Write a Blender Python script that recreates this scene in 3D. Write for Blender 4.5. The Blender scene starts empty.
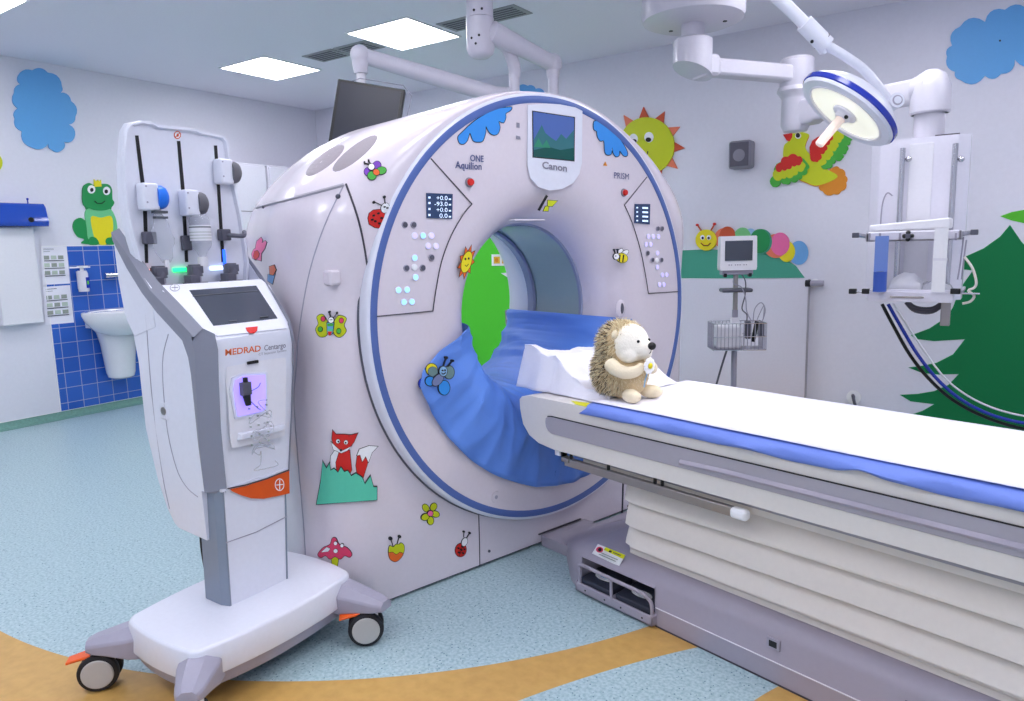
import bpy, bmesh, math, random
from mathutils import Vector as V, Matrix, geometry, noise
random.seed(7)
sc = bpy.context.scene
COL = sc.collection
# ---------------------------------------------------------------- camera model (1024 x 701)
F = 719.0; CX, CY = 512.0, 350.5; H = 1.35
def _ray(px, py): return V((px-CX, py-CY, F)).normalized()
_Y = _ray(1008, 233.2); _X = -_ray(-549, 272); _X = (_X-_Y*_X.dot(_Y)).normalized(); _Z = _X.cross(_Y)
if _Z.y > 0: _Z = -_Z
def wr(px, py):
    r = _ray(px, py); return V((_X.dot(r), _Y.dot(r), _Z.dot(r)))
def onp(px, py, n, d):
    n = V(n); r = wr(px, py); o = V((0, 0, H)); return o+r*((d-o.dot(n))/r.dot(n))
def at(px, py, depth):
    r = _ray(px, py); r = r*(depth/r.z); return V((_X.dot(r), _Y.dot(r), _Z.dot(r)+H))
def gz(px, py, z=0): return onp(px, py, (0, 0, 1), z)
def zat(px, py, P):
    r = wr(px, py); t = (P[0]*r.x+P[1]*r.y)/(r.x**2+r.y**2); return H+t*r.z
A = math.radians(74.5)
S = V((math.cos(A), math.sin(A), 0)); N = V((math.sin(A), -math.cos(A), 0)); O = N*-2.312+S*2.14
def toL(P): P = P-O; return V((P.dot(N), P.dot(S), P.z))
def G(lx=0.0): return lambda x, y: toL(onp(x, y, N, -2.312+lx))
def GY(ly): return lambda x, y: toL(onp(x, y, S, 2.14+ly))
def GZ(z): return lambda x, y: toL(gz(x, y, z))
WL, WB, WC = -6.5, 5.69, 2.9
def LW(d=0.0): return lambda x, y: onp(x, y, (1, 0, 0), WL+d)
def BW(d=0.0): return lambda x, y: onp(x, y, (0, 1, 0), WB-d)
cd = bpy.data.cameras.new('camera'); cam = bpy.data.objects.new('camera', cd); COL.objects.link(cam)
cd.sensor_width = 36; cd.lens = F/1024*36; cd.clip_start = .05
M = Matrix((( _X.x, -_X.y, -_X.z), (_Y.x, -_Y.y, -_Y.z), (_Z.x, -_Z.y, -_Z.z)))
cam.matrix_world = Matrix.Translation((0, 0, H)) @ M.to_4x4()
sc.camera = cam
sc.view_settings.view_transform = 'Standard'; sc.view_settings.look = 'None'; sc.view_settings.gamma = 1
sc.view_settings.use_curve_mapping = False; sc.view_settings.exposure = 0.0
# ---------------------------------------------------------------- materials
def lin(c): return tuple((x/255/12.92 if x/255 <= .04045 else ((x/255+.055)/1.055)**2.4) for x in c)+(1,)
MT = {}
def mat(name, c, rough=.5, metal=0, emit=None, es=1, trans=0, alpha=1, bump=0, bscale=60, coat=0, var=0, ior=1.45):
    m = bpy.data.materials.new(name); m.use_nodes = True; nt = m.node_tree; b = nt.nodes['Principled BSDF']
    b.inputs['Base Color'].default_value = lin(c); b.inputs['Roughness'].default_value = rough; b.inputs['Metallic'].default_value = metal
    b.inputs['IOR'].default_value = ior
    b.inputs['Transmission Weight'].default_value = trans; b.inputs['Alpha'].default_value = alpha; b.inputs['Coat Weight'].default_value = coat
    b.inputs['Coat Roughness'].default_value = .08
    if emit: b.inputs['Emission Color'].default_value = lin(emit); b.inputs['Emission Strength'].default_value = es
    tc = nt.nodes.new('ShaderNodeTexCoord')
    nz = nt.nodes.new('ShaderNodeTexNoise'); nz.inputs['Scale'].default_value = bscale; nz.inputs['Detail'].default_value = 3
    nt.links.new(tc.outputs['Object'], nz.inputs['Vector'])
    if bump:
        bp = nt.nodes.new('ShaderNodeBump'); bp.inputs['Strength'].default_value = bump; bp.inputs['Distance'].default_value = .01
        nt.links.new(nz.outputs['Fac'], bp.inputs['Height']); nt.links.new(bp.outputs['Normal'], b.inputs['Normal'])
    v = var or .015                         # slight unevenness of the material itself
    mx = nt.nodes.new('ShaderNodeMix'); mx.data_type = 'RGBA'
    mx.inputs[6].default_value = lin([max(0, x*(1-v)) for x in c]); mx.inputs[7].default_value = lin([min(255, x*(1+v)) for x in c])
    nt.links.new(nz.outputs['Fac'], mx.inputs[0]); nt.links.new(mx.outputs[2], b.inputs['Base Color'])
    MT[name] = m; return m
mat('wall_paint', (228, 227, 238), .6, bump=.03, bscale=40)
mat('ceiling_paint', (238, 235, 247), .8)
mat('white_plastic', (226, 228, 240), .32, coat=.2)
mat('boom_white', (208, 206, 218), .35, coat=.2)
mat('pedal_dark', (50, 54, 68), .45)
mat('gantry_plastic', (224, 215, 224), .25, coat=.4)
mat('white_matte', (232, 231, 238), .5)
mat('white_enamel', (230, 228, 240), .3, coat=.3)
mat('beige_vinyl', (230, 223, 216), .55)
mat('grey_plastic', (164, 161, 178), .38)
mat('dark_grey_plastic', (88, 88, 102), .4)
mat('band_grey', (136, 138, 152), .38)
mat('wheel_grey', (184, 182, 180), .5)
mat('pale_print', (186, 200, 188), .8)
mat('table_cream', (226, 221, 216), .45)
mat('steel_grey', (132, 142, 158), .35, metal=.1)
mat('table_grey', (168, 164, 174), .35)
mat('base_grey', (166, 160, 174), .4)
mat('blue_ring', (86, 110, 174), .3)
mat('chrome', (205, 205, 210), .18, metal=1)
mat('brushed_metal', (170, 165, 162), .35, metal=.9)
mat('black', (18, 18, 22), .4)
mat('rubber', (28, 28, 34), .6)
mat('dark_line', (70, 66, 76), .6)
mat('screen_off', (30, 34, 50), .4)
mat('screen_grey', (62, 68, 82), .15, coat=.5)
mat('ceramic', (236, 236, 242), .12, coat=.6)
mat('blue_plastic', (34, 80, 190), .12, coat=.5, alpha=.93)
mat('paper', (238, 237, 248), .85, bump=.02, bscale=120)
mat('print_grey', (150, 158, 150), .8)
mat('print_dark', (80, 84, 92), .8)
mat('letter_blue', (86, 96, 140), .5); mat('letter_grey', (136, 134, 150), .5); mat('letter_orange', (226, 106, 50), .5)
mat('tree_green', (0, 120, 66), .8); mat('tree_line', (0, 150, 90), .6); mat('leaf_green', (84, 190, 40), .6)
mat('hill_green', (72, 164, 138), .6); mat('wall_green', (84, 214, 50), .6)
mat('cloud_blue', (100, 172, 232), .45); mat('sticker_blue', (52, 146, 232), .4)
mat('yellow', (238, 222, 30), .45); mat('lime', (204, 214, 20), .45); mat('red', (214, 34, 26), .45); mat('orange', (236, 106, 34), .45)
mat('rust', (206, 84, 48), .5); mat('salmon', (232, 124, 92), .5); mat('green', (70, 176, 60), .45); mat('frog_green', (26, 146, 78), .45)
mat('frog_light', (110, 200, 140), .45); mat('pink', (240, 110, 165), .45); mat('magenta', (226, 62, 104), .45); mat('purple', (130, 70, 190), .45)
mat('teal', (90, 202, 170), .45); mat('brown_orange', (224, 140, 30), .5); mat('white', (245, 245, 248), .5); mat('ink', (16, 14, 18), .5)
mat('sky_blue', (110, 170, 226), .45); mat('light_blue', (150, 196, 232), .45); mat('mint', (120, 200, 130), .45)
mat('orange_band', (226, 88, 22), .4); mat('orange_pedal', (240, 96, 20), .35)
mat('lit_blue', (150, 200, 255), .4, emit=(120, 180, 255), es=1.5); mat('lit_violet', (200, 190, 255), .4, emit=(190, 180, 255), es=.7)
mat('lit_green', (60, 230, 140), .4, emit=(30, 255, 130), es=2.2); mat('lit_white', (225, 235, 255), .4, emit=(190, 215, 255), es=2.5)
mat('lit_red', (255, 190, 170), .4, emit=(255, 160, 130), es=1.6)
mat('lit_deep_blue', (60, 110, 255), .4, emit=(30, 90, 255), es=2)
mat('lit_bay', (190, 170, 255), .5, emit=(150, 130, 255), es=.9)
mat('panel_light', (255, 255, 255), .5, emit=(249, 248, 255), es=15)
mat('lamp_light', (255, 255, 250), .3, emit=(246, 244, 206), es=.5)
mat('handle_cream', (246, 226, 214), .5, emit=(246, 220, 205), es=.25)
mat('lamp_blue', (26, 52, 170), .25, coat=.4)
mat('tape_blue', (60, 96, 190), .5); mat('tape_light', (120, 150, 220), .6, alpha=.9)
mat('clear_plastic', (190, 196, 208), .08, trans=.0, alpha=.26)
mat('label_white', (226, 226, 232), .6)
mat('cap_blue', (20, 116, 232), .35); mat('cap_grey', (98, 98, 106), .45)
mat('fabric_blue', (112, 138, 220), .55, bump=.5, bscale=18)
mat('drape_face', (106, 154, 244), .38, alpha=.86, bump=.12, bscale=16)
mat('vent_metal', (158, 158, 164), .6)
mat('bore_glass', (146, 168, 172), .1, coat=.6)
mat('bore_band', (138, 146, 176), .2, coat=.4)
mat('speaker_grey', (142, 140, 152), .6); mat('speaker_dark', (98, 96, 108), .8)
mat('plush_cream', (240, 226, 196), .9, bump=.3, bscale=220); mat('plush_tan', (216, 192, 152), .9, bump=.4, bscale=200)
mat('plush_white', (246, 240, 226), .9, bump=.3, bscale=220); mat('quill_dark', (78, 62, 46), .8); mat('quill_tan', (222, 200, 158), .8); mat('quill_cream', (250, 240, 208), .8)
mat('outlet_yellow', (240, 190, 60), .5); mat('label_yellow', (226, 226, 20), .6)
mat('grille', (140, 132, 140), .6, var=.1, bscale=900)
def tile_mat():
    m = bpy.data.materials.new('blue_tiles'); m.use_nodes = True; nt = m.node_tree; b = nt.nodes['Principled BSDF']
    tc = nt.nodes.new('ShaderNodeTexCoord'); mp = nt.nodes.new('ShaderNodeMapping')
    mp.inputs['Rotation'].default_value = (math.radians(90), 0, math.radians(90))
    sx = nt.nodes.new('ShaderNodeSeparateXYZ'); cb = nt.nodes.new('ShaderNodeCombineXYZ')
    nt.links.new(tc.outputs['Object'], sx.inputs[0]); nt.links.new(sx.outputs['Y'], cb.inputs['X']); nt.links.new(sx.outputs['Z'], cb.inputs['Y'])
    br = nt.nodes.new('ShaderNodeTexBrick'); br.offset = 0; br.squash = 1
    br.inputs['Color1'].default_value = lin((40, 92, 190)); br.inputs['Color2'].default_value = lin((52, 104, 200)); br.inputs['Mortar'].default_value = lin((168, 176, 206))
    br.inputs['Scale'].default_value = 1; br.inputs['Brick Width'].default_value = .127; br.inputs['Row Height'].default_value = .127; br.inputs['Mortar Size'].default_value = .0026
    nt.links.new(cb.outputs[0], br.inputs['Vector']); nt.links.new(br.outputs['Color'], b.inputs['Base Color']); b.inputs['Roughness'].default_value = .2
    MT['tiles'] = m
tile_mat()
def floor_mat():
    m = bpy.data.materials.new('speckled_vinyl'); m.use_nodes = True; nt = m.node_tree; b = nt.nodes['Principled BSDF']; L = nt.links.new
    tc = nt.nodes.new('ShaderNodeTexCoord'); geo = nt.nodes.new('ShaderNodeNewGeometry')
    def noise_(s, d=2):
        n = nt.nodes.new('ShaderNodeTexNoise'); n.inputs['Scale'].default_value = s; n.inputs['Detail'].default_value = d; L(geo.outputs['Position'], n.inputs['Vector']); return n
    def ramp(src, stops):
        r = nt.nodes.new('ShaderNodeValToRGB'); e = r.color_ramp.elements
        e[0].position, e[0].color = stops[0]; e[1].position, e[1].color = stops[-1]
        for p, c in stops[1:-1]: k = e.new(p); k.color = c
        L(src, r.inputs[0]); return r
    def math_(op, a, b_=None, v=None):
        n = nt.nodes.new('ShaderNodeMath'); n.operation = op; L(a, n.inputs[0])
        if b_ is not None: L(b_, n.inputs[1])
        if v is not None: n.inputs[1].default_value = v
        return n.outputs[0]
    def mix(f, a, b_):
        n = nt.nodes.new('ShaderNodeMix'); n.data_type = 'RGBA'; L(f, n.inputs[0])
        for i, x in ((6, a), (7, b_)):
            if isinstance(x, tuple): n.inputs[i].default_value = x
            else: L(x, n.inputs[i])
        return n.outputs[2]
    base = ramp(noise_(90).outputs['Fac'], [(.35, lin((150, 180, 188))), (.62, lin((184, 206, 212)))])
    vo = nt.nodes.new('ShaderNodeTexVoronoi'); vo.inputs['Scale'].default_value = 75; L(geo.outputs['Position'], vo.inputs['Vector'])
    spk = math_('LESS_THAN', vo.outputs['Distance'], v=.2)
    vo3 = nt.nodes.new('ShaderNodeSeparateXYZ'); L(vo.outputs['Color'], vo3.inputs[0])
    spk2 = math_('MULTIPLY', spk, math_('LESS_THAN', vo3.outputs[0], v=.42))
    c1 = mix(spk2, base.outputs[0], lin((86, 122, 140)))
    def dist(cx, cy):
        s = nt.nodes.new('ShaderNodeVectorMath'); s.operation = 'DISTANCE'; s.inputs[1].default_value = (cx, cy, 0); L(geo.outputs['Position'], s.inputs[0]); return s.outputs['Value']
    d = dist(-3.062, 3.311)
    far = dist(1.852, .152)
    ring = math_('MULTIPLY', math_('GREATER_THAN', d, v=2.356), math_('LESS_THAN', math_('MULTIPLY', far, v=-1.0), v=-3.325))
    sp = nt.nodes.new('ShaderNodeSeparateXYZ'); L(geo.outputs['Position'], sp.inputs[0])
    ring = math_('MULTIPLY', ring, math_('LESS_THAN', d, v=2.95))
    ring = math_('MULTIPLY', ring, math_('MAXIMUM', math_('GREATER_THAN', sp.outputs[0], v=-2.2), math_('LESS_THAN', sp.outputs[1], v=1.35)))
    # the second band further right
    r3 = math_('LESS_THAN', dist(.35, 1.72), v=.93)
    r4 = math_('GREATER_THAN', dist(.35, 1.72), v=.55)
    r5 = math_('MULTIPLY', r3, r4)
    f = math_('MAXIMUM', ring, r5)
    tan = ramp(noise_(25).outputs['Fac'], [(.3, lin((196, 154, 84))), (.7, lin((208, 166, 94)))])
    c2 = mix(f, c1, tan.outputs[0])
    L(c2, b.inputs['Base Color']); b.inputs['Roughness'].default_value = .38
    MT['floor'] = m
floor_mat()
def cove_mat():
    mat('cove_green', (112, 156, 146), .5, var=.12, bscale=60)
cove_mat()
# ---------------------------------------------------------------- mesh builder
class MB:
    def __init__(s): s.v = []; s.f = []; s.m = []; s.sm = []; s.mats = []
    def mi(s, m):
        if m not in s.mats: s.mats.append(m)
        return s.mats.index(m)
    def add(s, vs, fs, m='white_plastic', smooth=False):
        b = len(s.v); s.v += [tuple(v) for v in vs]; k = s.mi(m)
        for f in fs: s.f.append(tuple(b+i for i in f)); s.m.append(k); s.sm.append(smooth)
        return s
    def box(s, x0, x1, y0, y1, z0, z1, m='white_plastic', M_=None):
        vs = [V((x, y, z)) for z in (z0, z1) for y in (y0, y1) for x in (x0, x1)]
        if M_ is not None: vs = [M_ @ v for v in vs]
        return s.add(vs, [(0, 2, 3, 1), (4, 5, 7, 6), (0, 1, 5, 4), (2, 6, 7, 3), (0, 4, 6, 2), (1, 3, 7, 5)], m)
    def frame(s, d):
        d = V(d).normalized(); a = d.cross(V((0, 0, 1)) if abs(d.z) < .9 else V((1, 0, 0))).normalized(); return a, d.cross(a).normalized(), d
    def loft(s, rings, m='white_plastic', cap=True, smooth=True, closed=True):
        n = len(rings[0]); vs = [p for r in rings for p in r]; fs = []
        for i in range(len(rings)-1):
            for j in range(n if closed else n-1):
                k = (j+1) % n; fs.append((i*n+j, i*n+k, (i+1)*n+k, (i+1)*n+j))
        s.add(vs, fs, m, smooth)
        if cap:
            s.add(rings[0], [tuple(range(n))[::-1]], m); s.add(rings[-1], [tuple(range(n))], m)
        return s
    def cyl(s, p0, p1, r0, r1=None, n=24, m='white_plastic', smooth=True):
        p0, p1 = V(p0), V(p1); r1 = r0 if r1 is None else r1; a, b, d = s.frame(p1-p0)
        R_ = [[p+a*(r*math.cos(t*2*math.pi/n))+b*(r*math.sin(t*2*math.pi/n)) for t in range(n)] for p, r in ((p0, r0), (p1, r1))]
        return s.loft(R_, m, smooth=smooth)
    def tube(s, pts, r, n=10, m='white_plastic', cap=True, sub=0, flat=1.0):
        pts = [V(p) for p in pts]
        if sub: pts = catmull(pts, sub)
        rr = r if isinstance(r, (list, tuple)) else [r]*len(pts)
        if len(rr) != len(pts): rr = [rr[0]+(rr[-1]-rr[0])*i/(len(pts)-1) for i in range(len(pts))]
        rings = []; a = None
        for i, p in enumerate(pts):
            d = (pts[min(i+1, len(pts)-1)]-pts[max(i-1, 0)]).normalized()
            if a is None: a, b, _ = s.frame(d)
            else: a = (a-d*a.dot(d)).normalized(); b = d.cross(a)
            rings.append([p+a*(rr[i]*math.cos(t*2*math.pi/n))+b*(rr[i]*flat*math.sin(t*2*math.pi/n)) for t in range(n)])
        return s.loft(rings, m, cap=cap)
    def lathe(s, prof, o=(0, 0, 0), ax=(0, 0, 1), n=48, m='white_plastic', smooth=True, a0=0, a1=2*math.pi, capends=False):
        o = V(o); a, b, d = s.frame(ax); full = abs(a1-a0-2*math.pi) < 1e-6; nn = n if full else n+1
        rings = [[o+d*h+(a*math.cos(a0+(a1-a0)*t/n)+b*math.sin(a0+(a1-a0)*t/n))*r for t in range(nn)] for r, h in prof]
        s.loft(rings, m, cap=False, smooth=smooth, closed=full)
        if capends:
            s.add(rings[0], [tuple(range(nn))[::-1]], m); s.add(rings[-1], [tuple(range(nn))], m)
        return s
    def prism(s, p0, p1, m='white_plastic', smooth=False):
        """p0, p1: matching 3D outlines (any shape)"""
        n = len(p0); tri = geometry.tessellate_polygon([[V(p) for p in p0]])
        s.add(list(p0)+list(p1), [tuple(t)[::-1] for t in tri]+[tuple(i+n for i in t) for t in tri]+[(i, (i+1) % n, (i+1) % n+n, i+n) for i in range(n)], m, smooth)
        return s
    def ell(s, c, r, rot=None, m='white_plastic', nu=20, nv=12):
        c = V(c); rings = []; rm = rot or Matrix.Identity(3)
        r = (r, r, r) if not isinstance(r, (tuple, list)) else r
        vs = [c+rm @ V((0, 0, -r[2]))]
        for i in range(1, nv):
            t = -math.pi/2+math.pi*i/nv
            for j in range(nu):
                u = 2*math.pi*j/nu; vs.append(c+rm @ V((r[0]*math.cos(t)*math.cos(u), r[1]*math.cos(t)*math.sin(u), r[2]*math.sin(t))))
        vs.append(c+rm @ V((0, 0, r[2]))); fs = []
        for j in range(nu): fs.append((0, 1+(j+1) % nu, 1+j))
        for i in range(nv-2):
            for j in range(nu): k = (j+1) % nu; a = 1+i*nu; fs.append((a+j, a+k, a+nu+k, a+nu+j))
        e = len(vs)-1; a = 1+(nv-2)*nu
        for j in range(nu): fs.append((e, a+j, a+(j+1) % nu))
        return s.add(vs, fs, m, True)
    def grid(s, P, m='paper', smooth=True):
        h, w = len(P), len(P[0])
        return s.add([p for r in P for p in r], [(i*w+j, i*w+j+1, (i+1)*w+j+1, (i+1)*w+j) for i in range(h-1) for j in range(w-1)], m, smooth)
    def obj(s, name, parent=None, bevel=0, bseg=2, subsurf=0, solid=0, loc=None, label=None, weld=False):
        me = bpy.data.meshes.new(name); me.from_pydata(s.v, [], s.f)
        for m in s.mats: me.materials.append(MT[m])
        for i, p in enumerate(me.polygons): p.material_index = s.m[i]; p.use_smooth = s.sm[i]
        me.update()
        bm = bmesh.new(); bm.from_mesh(me); bmesh.ops.recalc_face_normals(bm, faces=bm.faces); bm.to_mesh(me); bm.free()
        o = bpy.data.objects.new(name, me); COL.objects.link(o)
        if parent: o.parent = parent
        if loc is not None: o.location = loc
        if weld: w = o.modifiers.new('weld', 'WELD'); w.merge_threshold = 1e-5
        if solid: k = o.modifiers.new('solid', 'SOLIDIFY'); k.thickness = solid; k.offset = 0
        if subsurf: k = o.modifiers.new('sub', 'SUBSURF'); k.levels = subsurf; k.render_levels = subsurf
        if bevel:
            k = o.modifiers.new('bevel', 'BEVEL'); k.width = bevel; k.segments = bseg; k.limit_method = 'ANGLE'; k.angle_limit = math.radians(40); k.harden_normals = False
            w = o.modifiers.new('wn', 'WEIGHTED_NORMAL'); w.keep_sharp = True
            for p in me.polygons: p.use_smooth = True
            me.set_sharp_from_angle(angle=math.radians(35))
        elif any(s.sm): me.set_sharp_from_angle(angle=math.radians(38))
        if label: o['label'] = label
        return o
def catmull(P, n):
    out = []
    for i in range(len(P)-1):
        p0, p1, p2, p3 = P[max(i-1, 0)], P[i], P[i+1], P[min(i+2, len(P)-1)]
        for k in range(n):
            t = k/n; out.append(.5*((2*p1)+(p2-p0)*t+(2*p0-5*p1+4*p2-p3)*t*t+(3*p1-p0-3*p2+p3)*t**3))
    out.append(P[-1]); return out
def thing(name, label, cat, loc=(0, 0, 0), rz=0, group=None):
    o = bpy.data.objects.new(name, None); COL.objects.link(o); o.location = loc; o.rotation_euler = (0, 0, rz); o.empty_display_size = .1
    o['label'] = label; o['category'] = cat
    if group: o['group'] = group
    return o
def tag(o, label, cat, group=None, kind=None):
    o['label'] = label; o['category'] = cat
    if group: o['group'] = group
    if kind: o['kind'] = kind
    return o
def struct(o): o['kind'] = 'structure'; return o
# 2D shapes in the photograph's pixels, laid on real planes
def E(cx, cy, rx, ry=None, rot=0, n=28):
    ry = rx if ry is None else ry; c, s_ = math.cos(math.radians(rot)), math.sin(math.radians(rot))
    return [(cx+rx*math.cos(t)*c-ry*math.sin(t)*s_, cy+rx*math.cos(t)*s_+ry*math.sin(t)*c) for t in [2*math.pi*i/n for i in range(n)]]
def grow(poly, d):
    n = len(poly); ar = sum(poly[i][0]*poly[(i+1) % n][1]-poly[(i+1) % n][0]*poly[i][1] for i in range(n)); sg = 1 if ar > 0 else -1; out = []
    for i in range(n):
        a, b, c = poly[i-1], poly[i], poly[(i+1) % n]
        t1 = V((b[0]-a[0], b[1]-a[1])); t2 = V((c[0]-b[0], c[1]-b[1]))
        if t1.length: t1.normalize()
        if t2.length: t2.normalize()
        n1 = V((t1.y, -t1.x))*sg; n2 = V((t2.y, -t2.x))*sg; m_ = n1+n2
        if m_.length < 1e-6: m_ = n1
        m_.normalize(); k = d/max(.45, m_.dot(n1)); out.append((b[0]+m_.x*k, b[1]+m_.y*k))
    return out
def Zm(ox, oy, s_): return lambda pts: [(ox+x/s_, oy+y/s_) for x, y in pts]
def line(pts, w):
    out1, out2 = [], []; n = len(pts)
    for i, p in enumerate(pts):
        a = pts[max(i-1, 0)]; b = pts[min(i+1, n-1)]; t = V((b[0]-a[0], b[1]-a[1])).normalized(); nn = V((-t.y, t.x))*w/2
        out1.append((p[0]+nn.x, p[1]+nn.y)); out2.append((p[0]-nn.x, p[1]-nn.y))
    return out1+out2[::-1]
def scallop(P, n=5, bulge=.5):
    """replace every edge by an outward arc (P counter to be closed, outward side decided by area)"""
    m_ = len(P); ar = sum(P[i][0]*P[(i+1) % m_][1]-P[(i+1) % m_][0]*P[i][1] for i in range(m_)); sg = 1 if ar > 0 else -1; out = []
    for i in range(m_):
        a = V(P[i]); b = V(P[(i+1) % m_]); d = b-a; nn = V((d.y, -d.x))*sg
        for k in range(n):
            t = k/n; out.append(tuple(a+d*t+nn*(bulge*math.sin(math.pi*t)**.8 if t > 0 else 0)))
    return out
def cut(name, layers, pf, nrm, parent=None, step=.0008, base=0.0, label=None, first=None):
    """layers: (pixel polygon, material[, outline px]) stacked outwards on the plane pf, nrm = outward direction"""
    mb = MB(); nrm = V(nrm); k = 0
    for l in layers:
        poly, m_ = l[0], l[1]
        if len(l) > 2 and l[2]:
            P = [pf(*p) for p in grow(poly, l[2])]; mb.prism([p+nrm*base for p in P], [p+nrm*(base+step*(k+1)+(first or 0)) for p in P], 'ink'); k += 1
        P = [pf(*p) for p in poly]; mb.prism([p+nrm*base for p in P], [p+nrm*(base+step*(k+1)+(first or 0)) for p in P], m_); k += 1
    return mb.obj(name, parent, label=label)
_tx = {}
def text(name, body, pf, pl_, pr, hpx, m, parent=None, nrm=(1, 0, 0), off=.001, bold=0):
    o_, e = pf(*pl_), pf(*pr); u = e-o_; top = pf(pl_[0], pl_[1]-hpx); v = top-o_; nrm = V(nrm)
    cu = bpy.data.curves.new(name, 'FONT'); cu.body = body; cu.size = 1; cu.extrude = 0; cu.resolution_u = 3; cu.offset = bold
    t = bpy.data.objects.new(name, cu); COL.objects.link(t); dg = bpy.context.evaluated_depsgraph_get(); me = bpy.data.meshes.new_from_object(t.evaluated_get(dg))
    bpy.data.objects.remove(t)
    xs = [q.co.x for q in me.vertices]; w = max(xs)-min(xs); x0 = min(xs)
    cap = max(q.co.y for q in me.vertices)
    for q in me.vertices:
        p = o_+u*((q.co.x-x0)/w)+v*(q.co.y/cap)+nrm*off; q.co = p
    me.materials.clear(); me.materials.append(MT[m]); o = bpy.data.objects.new(name, me); COL.objects.link(o)
    if parent: o.parent = parent
    return o
# ================================================================ ROOM
X1, Y0 = 2.6, -3.2
def slab(name, x0, x1, y0, y1, z0, z1, m): return struct(MB().box(x0, x1, y0, y1, z0, z1, m).obj(name))
slab('floor', WL, X1, Y0, WB, -.1, 0, 'floor')
slab('ceiling', WL, X1, Y0, WB, WC, WC+.1, 'ceiling_paint')
slab('wall_left', WL-.1, WL, Y0, WB+.1, -.1, WC+.1, 'wall_paint')
slab('wall_back', WL, X1, WB, WB+.1, -.1, WC+.1, 'wall_paint')
slab('wall_right', X1, X1+.1, Y0, WB+.1, -.1, WC+.1, 'wall_paint')
slab('wall_front', WL-.1, X1+.1, Y0-.1, Y0, -.1, WC+.1, 'wall_paint')
# coved skirting on the left wall
cv = MB(); prof = [(0, .060), (.004, .060), (.007, .04), (.016, .02), (.035, .006), (.06, .002), (.06, 0), (0, 0)]
cv.loft([[V((WL+a, y, b)) for a, b in prof] for y in (Y0+.02, WB-.02)], 'cove_green', smooth=False)
cv.box(WL, WL+.005, Y0+.02, WB-.02, .060, .064, 'white'); struct(cv.obj('baseboard_left'))
cv = MB(); cv.loft([[V((x, WB-a, b)) for a, b in prof] for x in (WL+.08, X1-.02)], 'cove_green', smooth=False); struct(cv.obj('baseboard_back'))
# tiled splash area beside the sink
ty0, ty1, tz1 = 2.735, 3.95, 1.435
struct(MB().box(WL, WL+.008, ty0, ty1, .065, tz1, 'tiles').box(WL, WL+.01, ty0-.006, ty0, .065, tz1, 'white').box(WL, WL+.01, ty0-.006, ty1, tz1, tz1+.006, 'white').obj('trim_1'))
# green painted part of the back wall seen through the bore
struct(MB().box(-4.8, -2.75, WB-.006, WB, .06, 1.75, 'wall_green').obj('trim_2'))
# ---------------------------------------------------------------- ceiling lights and vents
LP = [(-5.30, 4.18, 'square ceiling light panel nearest the left wall, above the injector'), (-3.745, 4.16, 'square ceiling light panel between the two perforated ceiling vents')]
LO = [(-5.3, 1.9), (-3.75, 1.9), (-2.2, 1.9), (-.65, 1.9), (.9, 1.9), (-.65, 4.16), (.9, 4.16), (-3.75, -.3), (-2.2, -.3), (-.65, -.3), (.9, -.3), (-2.2, -2.2), (-.2, -2.2)]
def light(x, y, label):
    t = thing('ceiling_light', label, 'ceiling light', (x, y, WC), 0, 'square ceiling lights')
    fr = MB()
    for a in ((-.3, .3, -.3, -.286), (-.3, .3, .286, .3), (-.3, -.286, -.286, .286), (.286, .3, -.286, .286)): fr.box(a[0], a[1], a[2], a[3], -.008, 0, 'white')
    fr.obj('frame', t); MB().box(-.286, .286, -.286, .286, -.005, 0, 'panel_light').obj('diffuser', t)
for x, y, l in LP: light(x, y, l)
for i, (x, y) in enumerate(LO): light(x, y, 'square ceiling light panel in the ceiling over the near half of the room')
def vent(x0, x1, y0, y1, label):
    t = thing('ceiling_vent', label, 'air vent', ((x0+x1)/2, (y0+y1)/2, WC), 0, 'ceiling vents')
    w, d = (x1-x0)/2, (y1-y0)/2; MB().box(-w, w, -d, d, -.006, 0, 'vent_metal').obj('plate', t, bevel=.001)
    sl = MB(); nx, ny = 14, 5
    for i in range(nx):
        for j in range(ny):
            a = -w+.03+(2*w-.06)*(i+.5)/nx; b = -d+.02+(2*d-.04)*(j+.5)/ny; sl.box(a-.0075, a+.0075, b-.010, b+.010, -.0075, -.006, 'speaker_dark')
    sl.obj('perforation', t)
vent(-4.78, -4.44, 4.08, 4.31, 'perforated grey ceiling vent nearest the left light panel')
vent(-4.42, -4.08, 4.08, 4.31, 'perforated grey ceiling vent touching the larger light panel on its left')
vent(-3.40, -3.08, 4.11, 4.34, 'perforated grey ceiling vent just left of the ceiling column')
vent(-3.06, -2.74, 4.11, 4.34, 'perforated grey ceiling vent just right of the ceiling column')
# ================================================================ LEFT WALL
xl = (1, 0, 0); yb = (0, -1, 0)
def smooth_poly(P, n=4):
    P = [V((p[0], p[1])) for p in P]; m_ = len(P); out = []
    for i in range(m_):
        p0, p1, p2, p3 = P[i-1], P[i], P[(i+1) % m_], P[(i+2) % m_]
        for k in range(n):
            t = k/n; q = .5*((2*p1)+(p2-p0)*t+(2*p0-5*p1+4*p2-p3)*t*t+(3*p1-p0-3*p2+p3)*t**3); out.append((q.x, q.y))
    return out
z = Zm(0, 50, 3.505)
cloud = scallop(z([(70, 120), (62, 90), (110, 72), (165, 80), (215, 130), (210, 150), (247, 180), (262, 235), (240, 262), (258, 310), (222, 322), (215, 352), (180, 350), (168, 328), (110, 342), (75, 285), (50, 240), (60, 205), (48, 150)]), 5, .22)
tag(cut('cloud_decoration', [(cloud, 'cloud_blue')], LW(), xl, first=.012), 'blue cloud cut-out on the left wall above the towel dispenser', 'wall decoration')
z = Zm(0, 150, 3.69)
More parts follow.
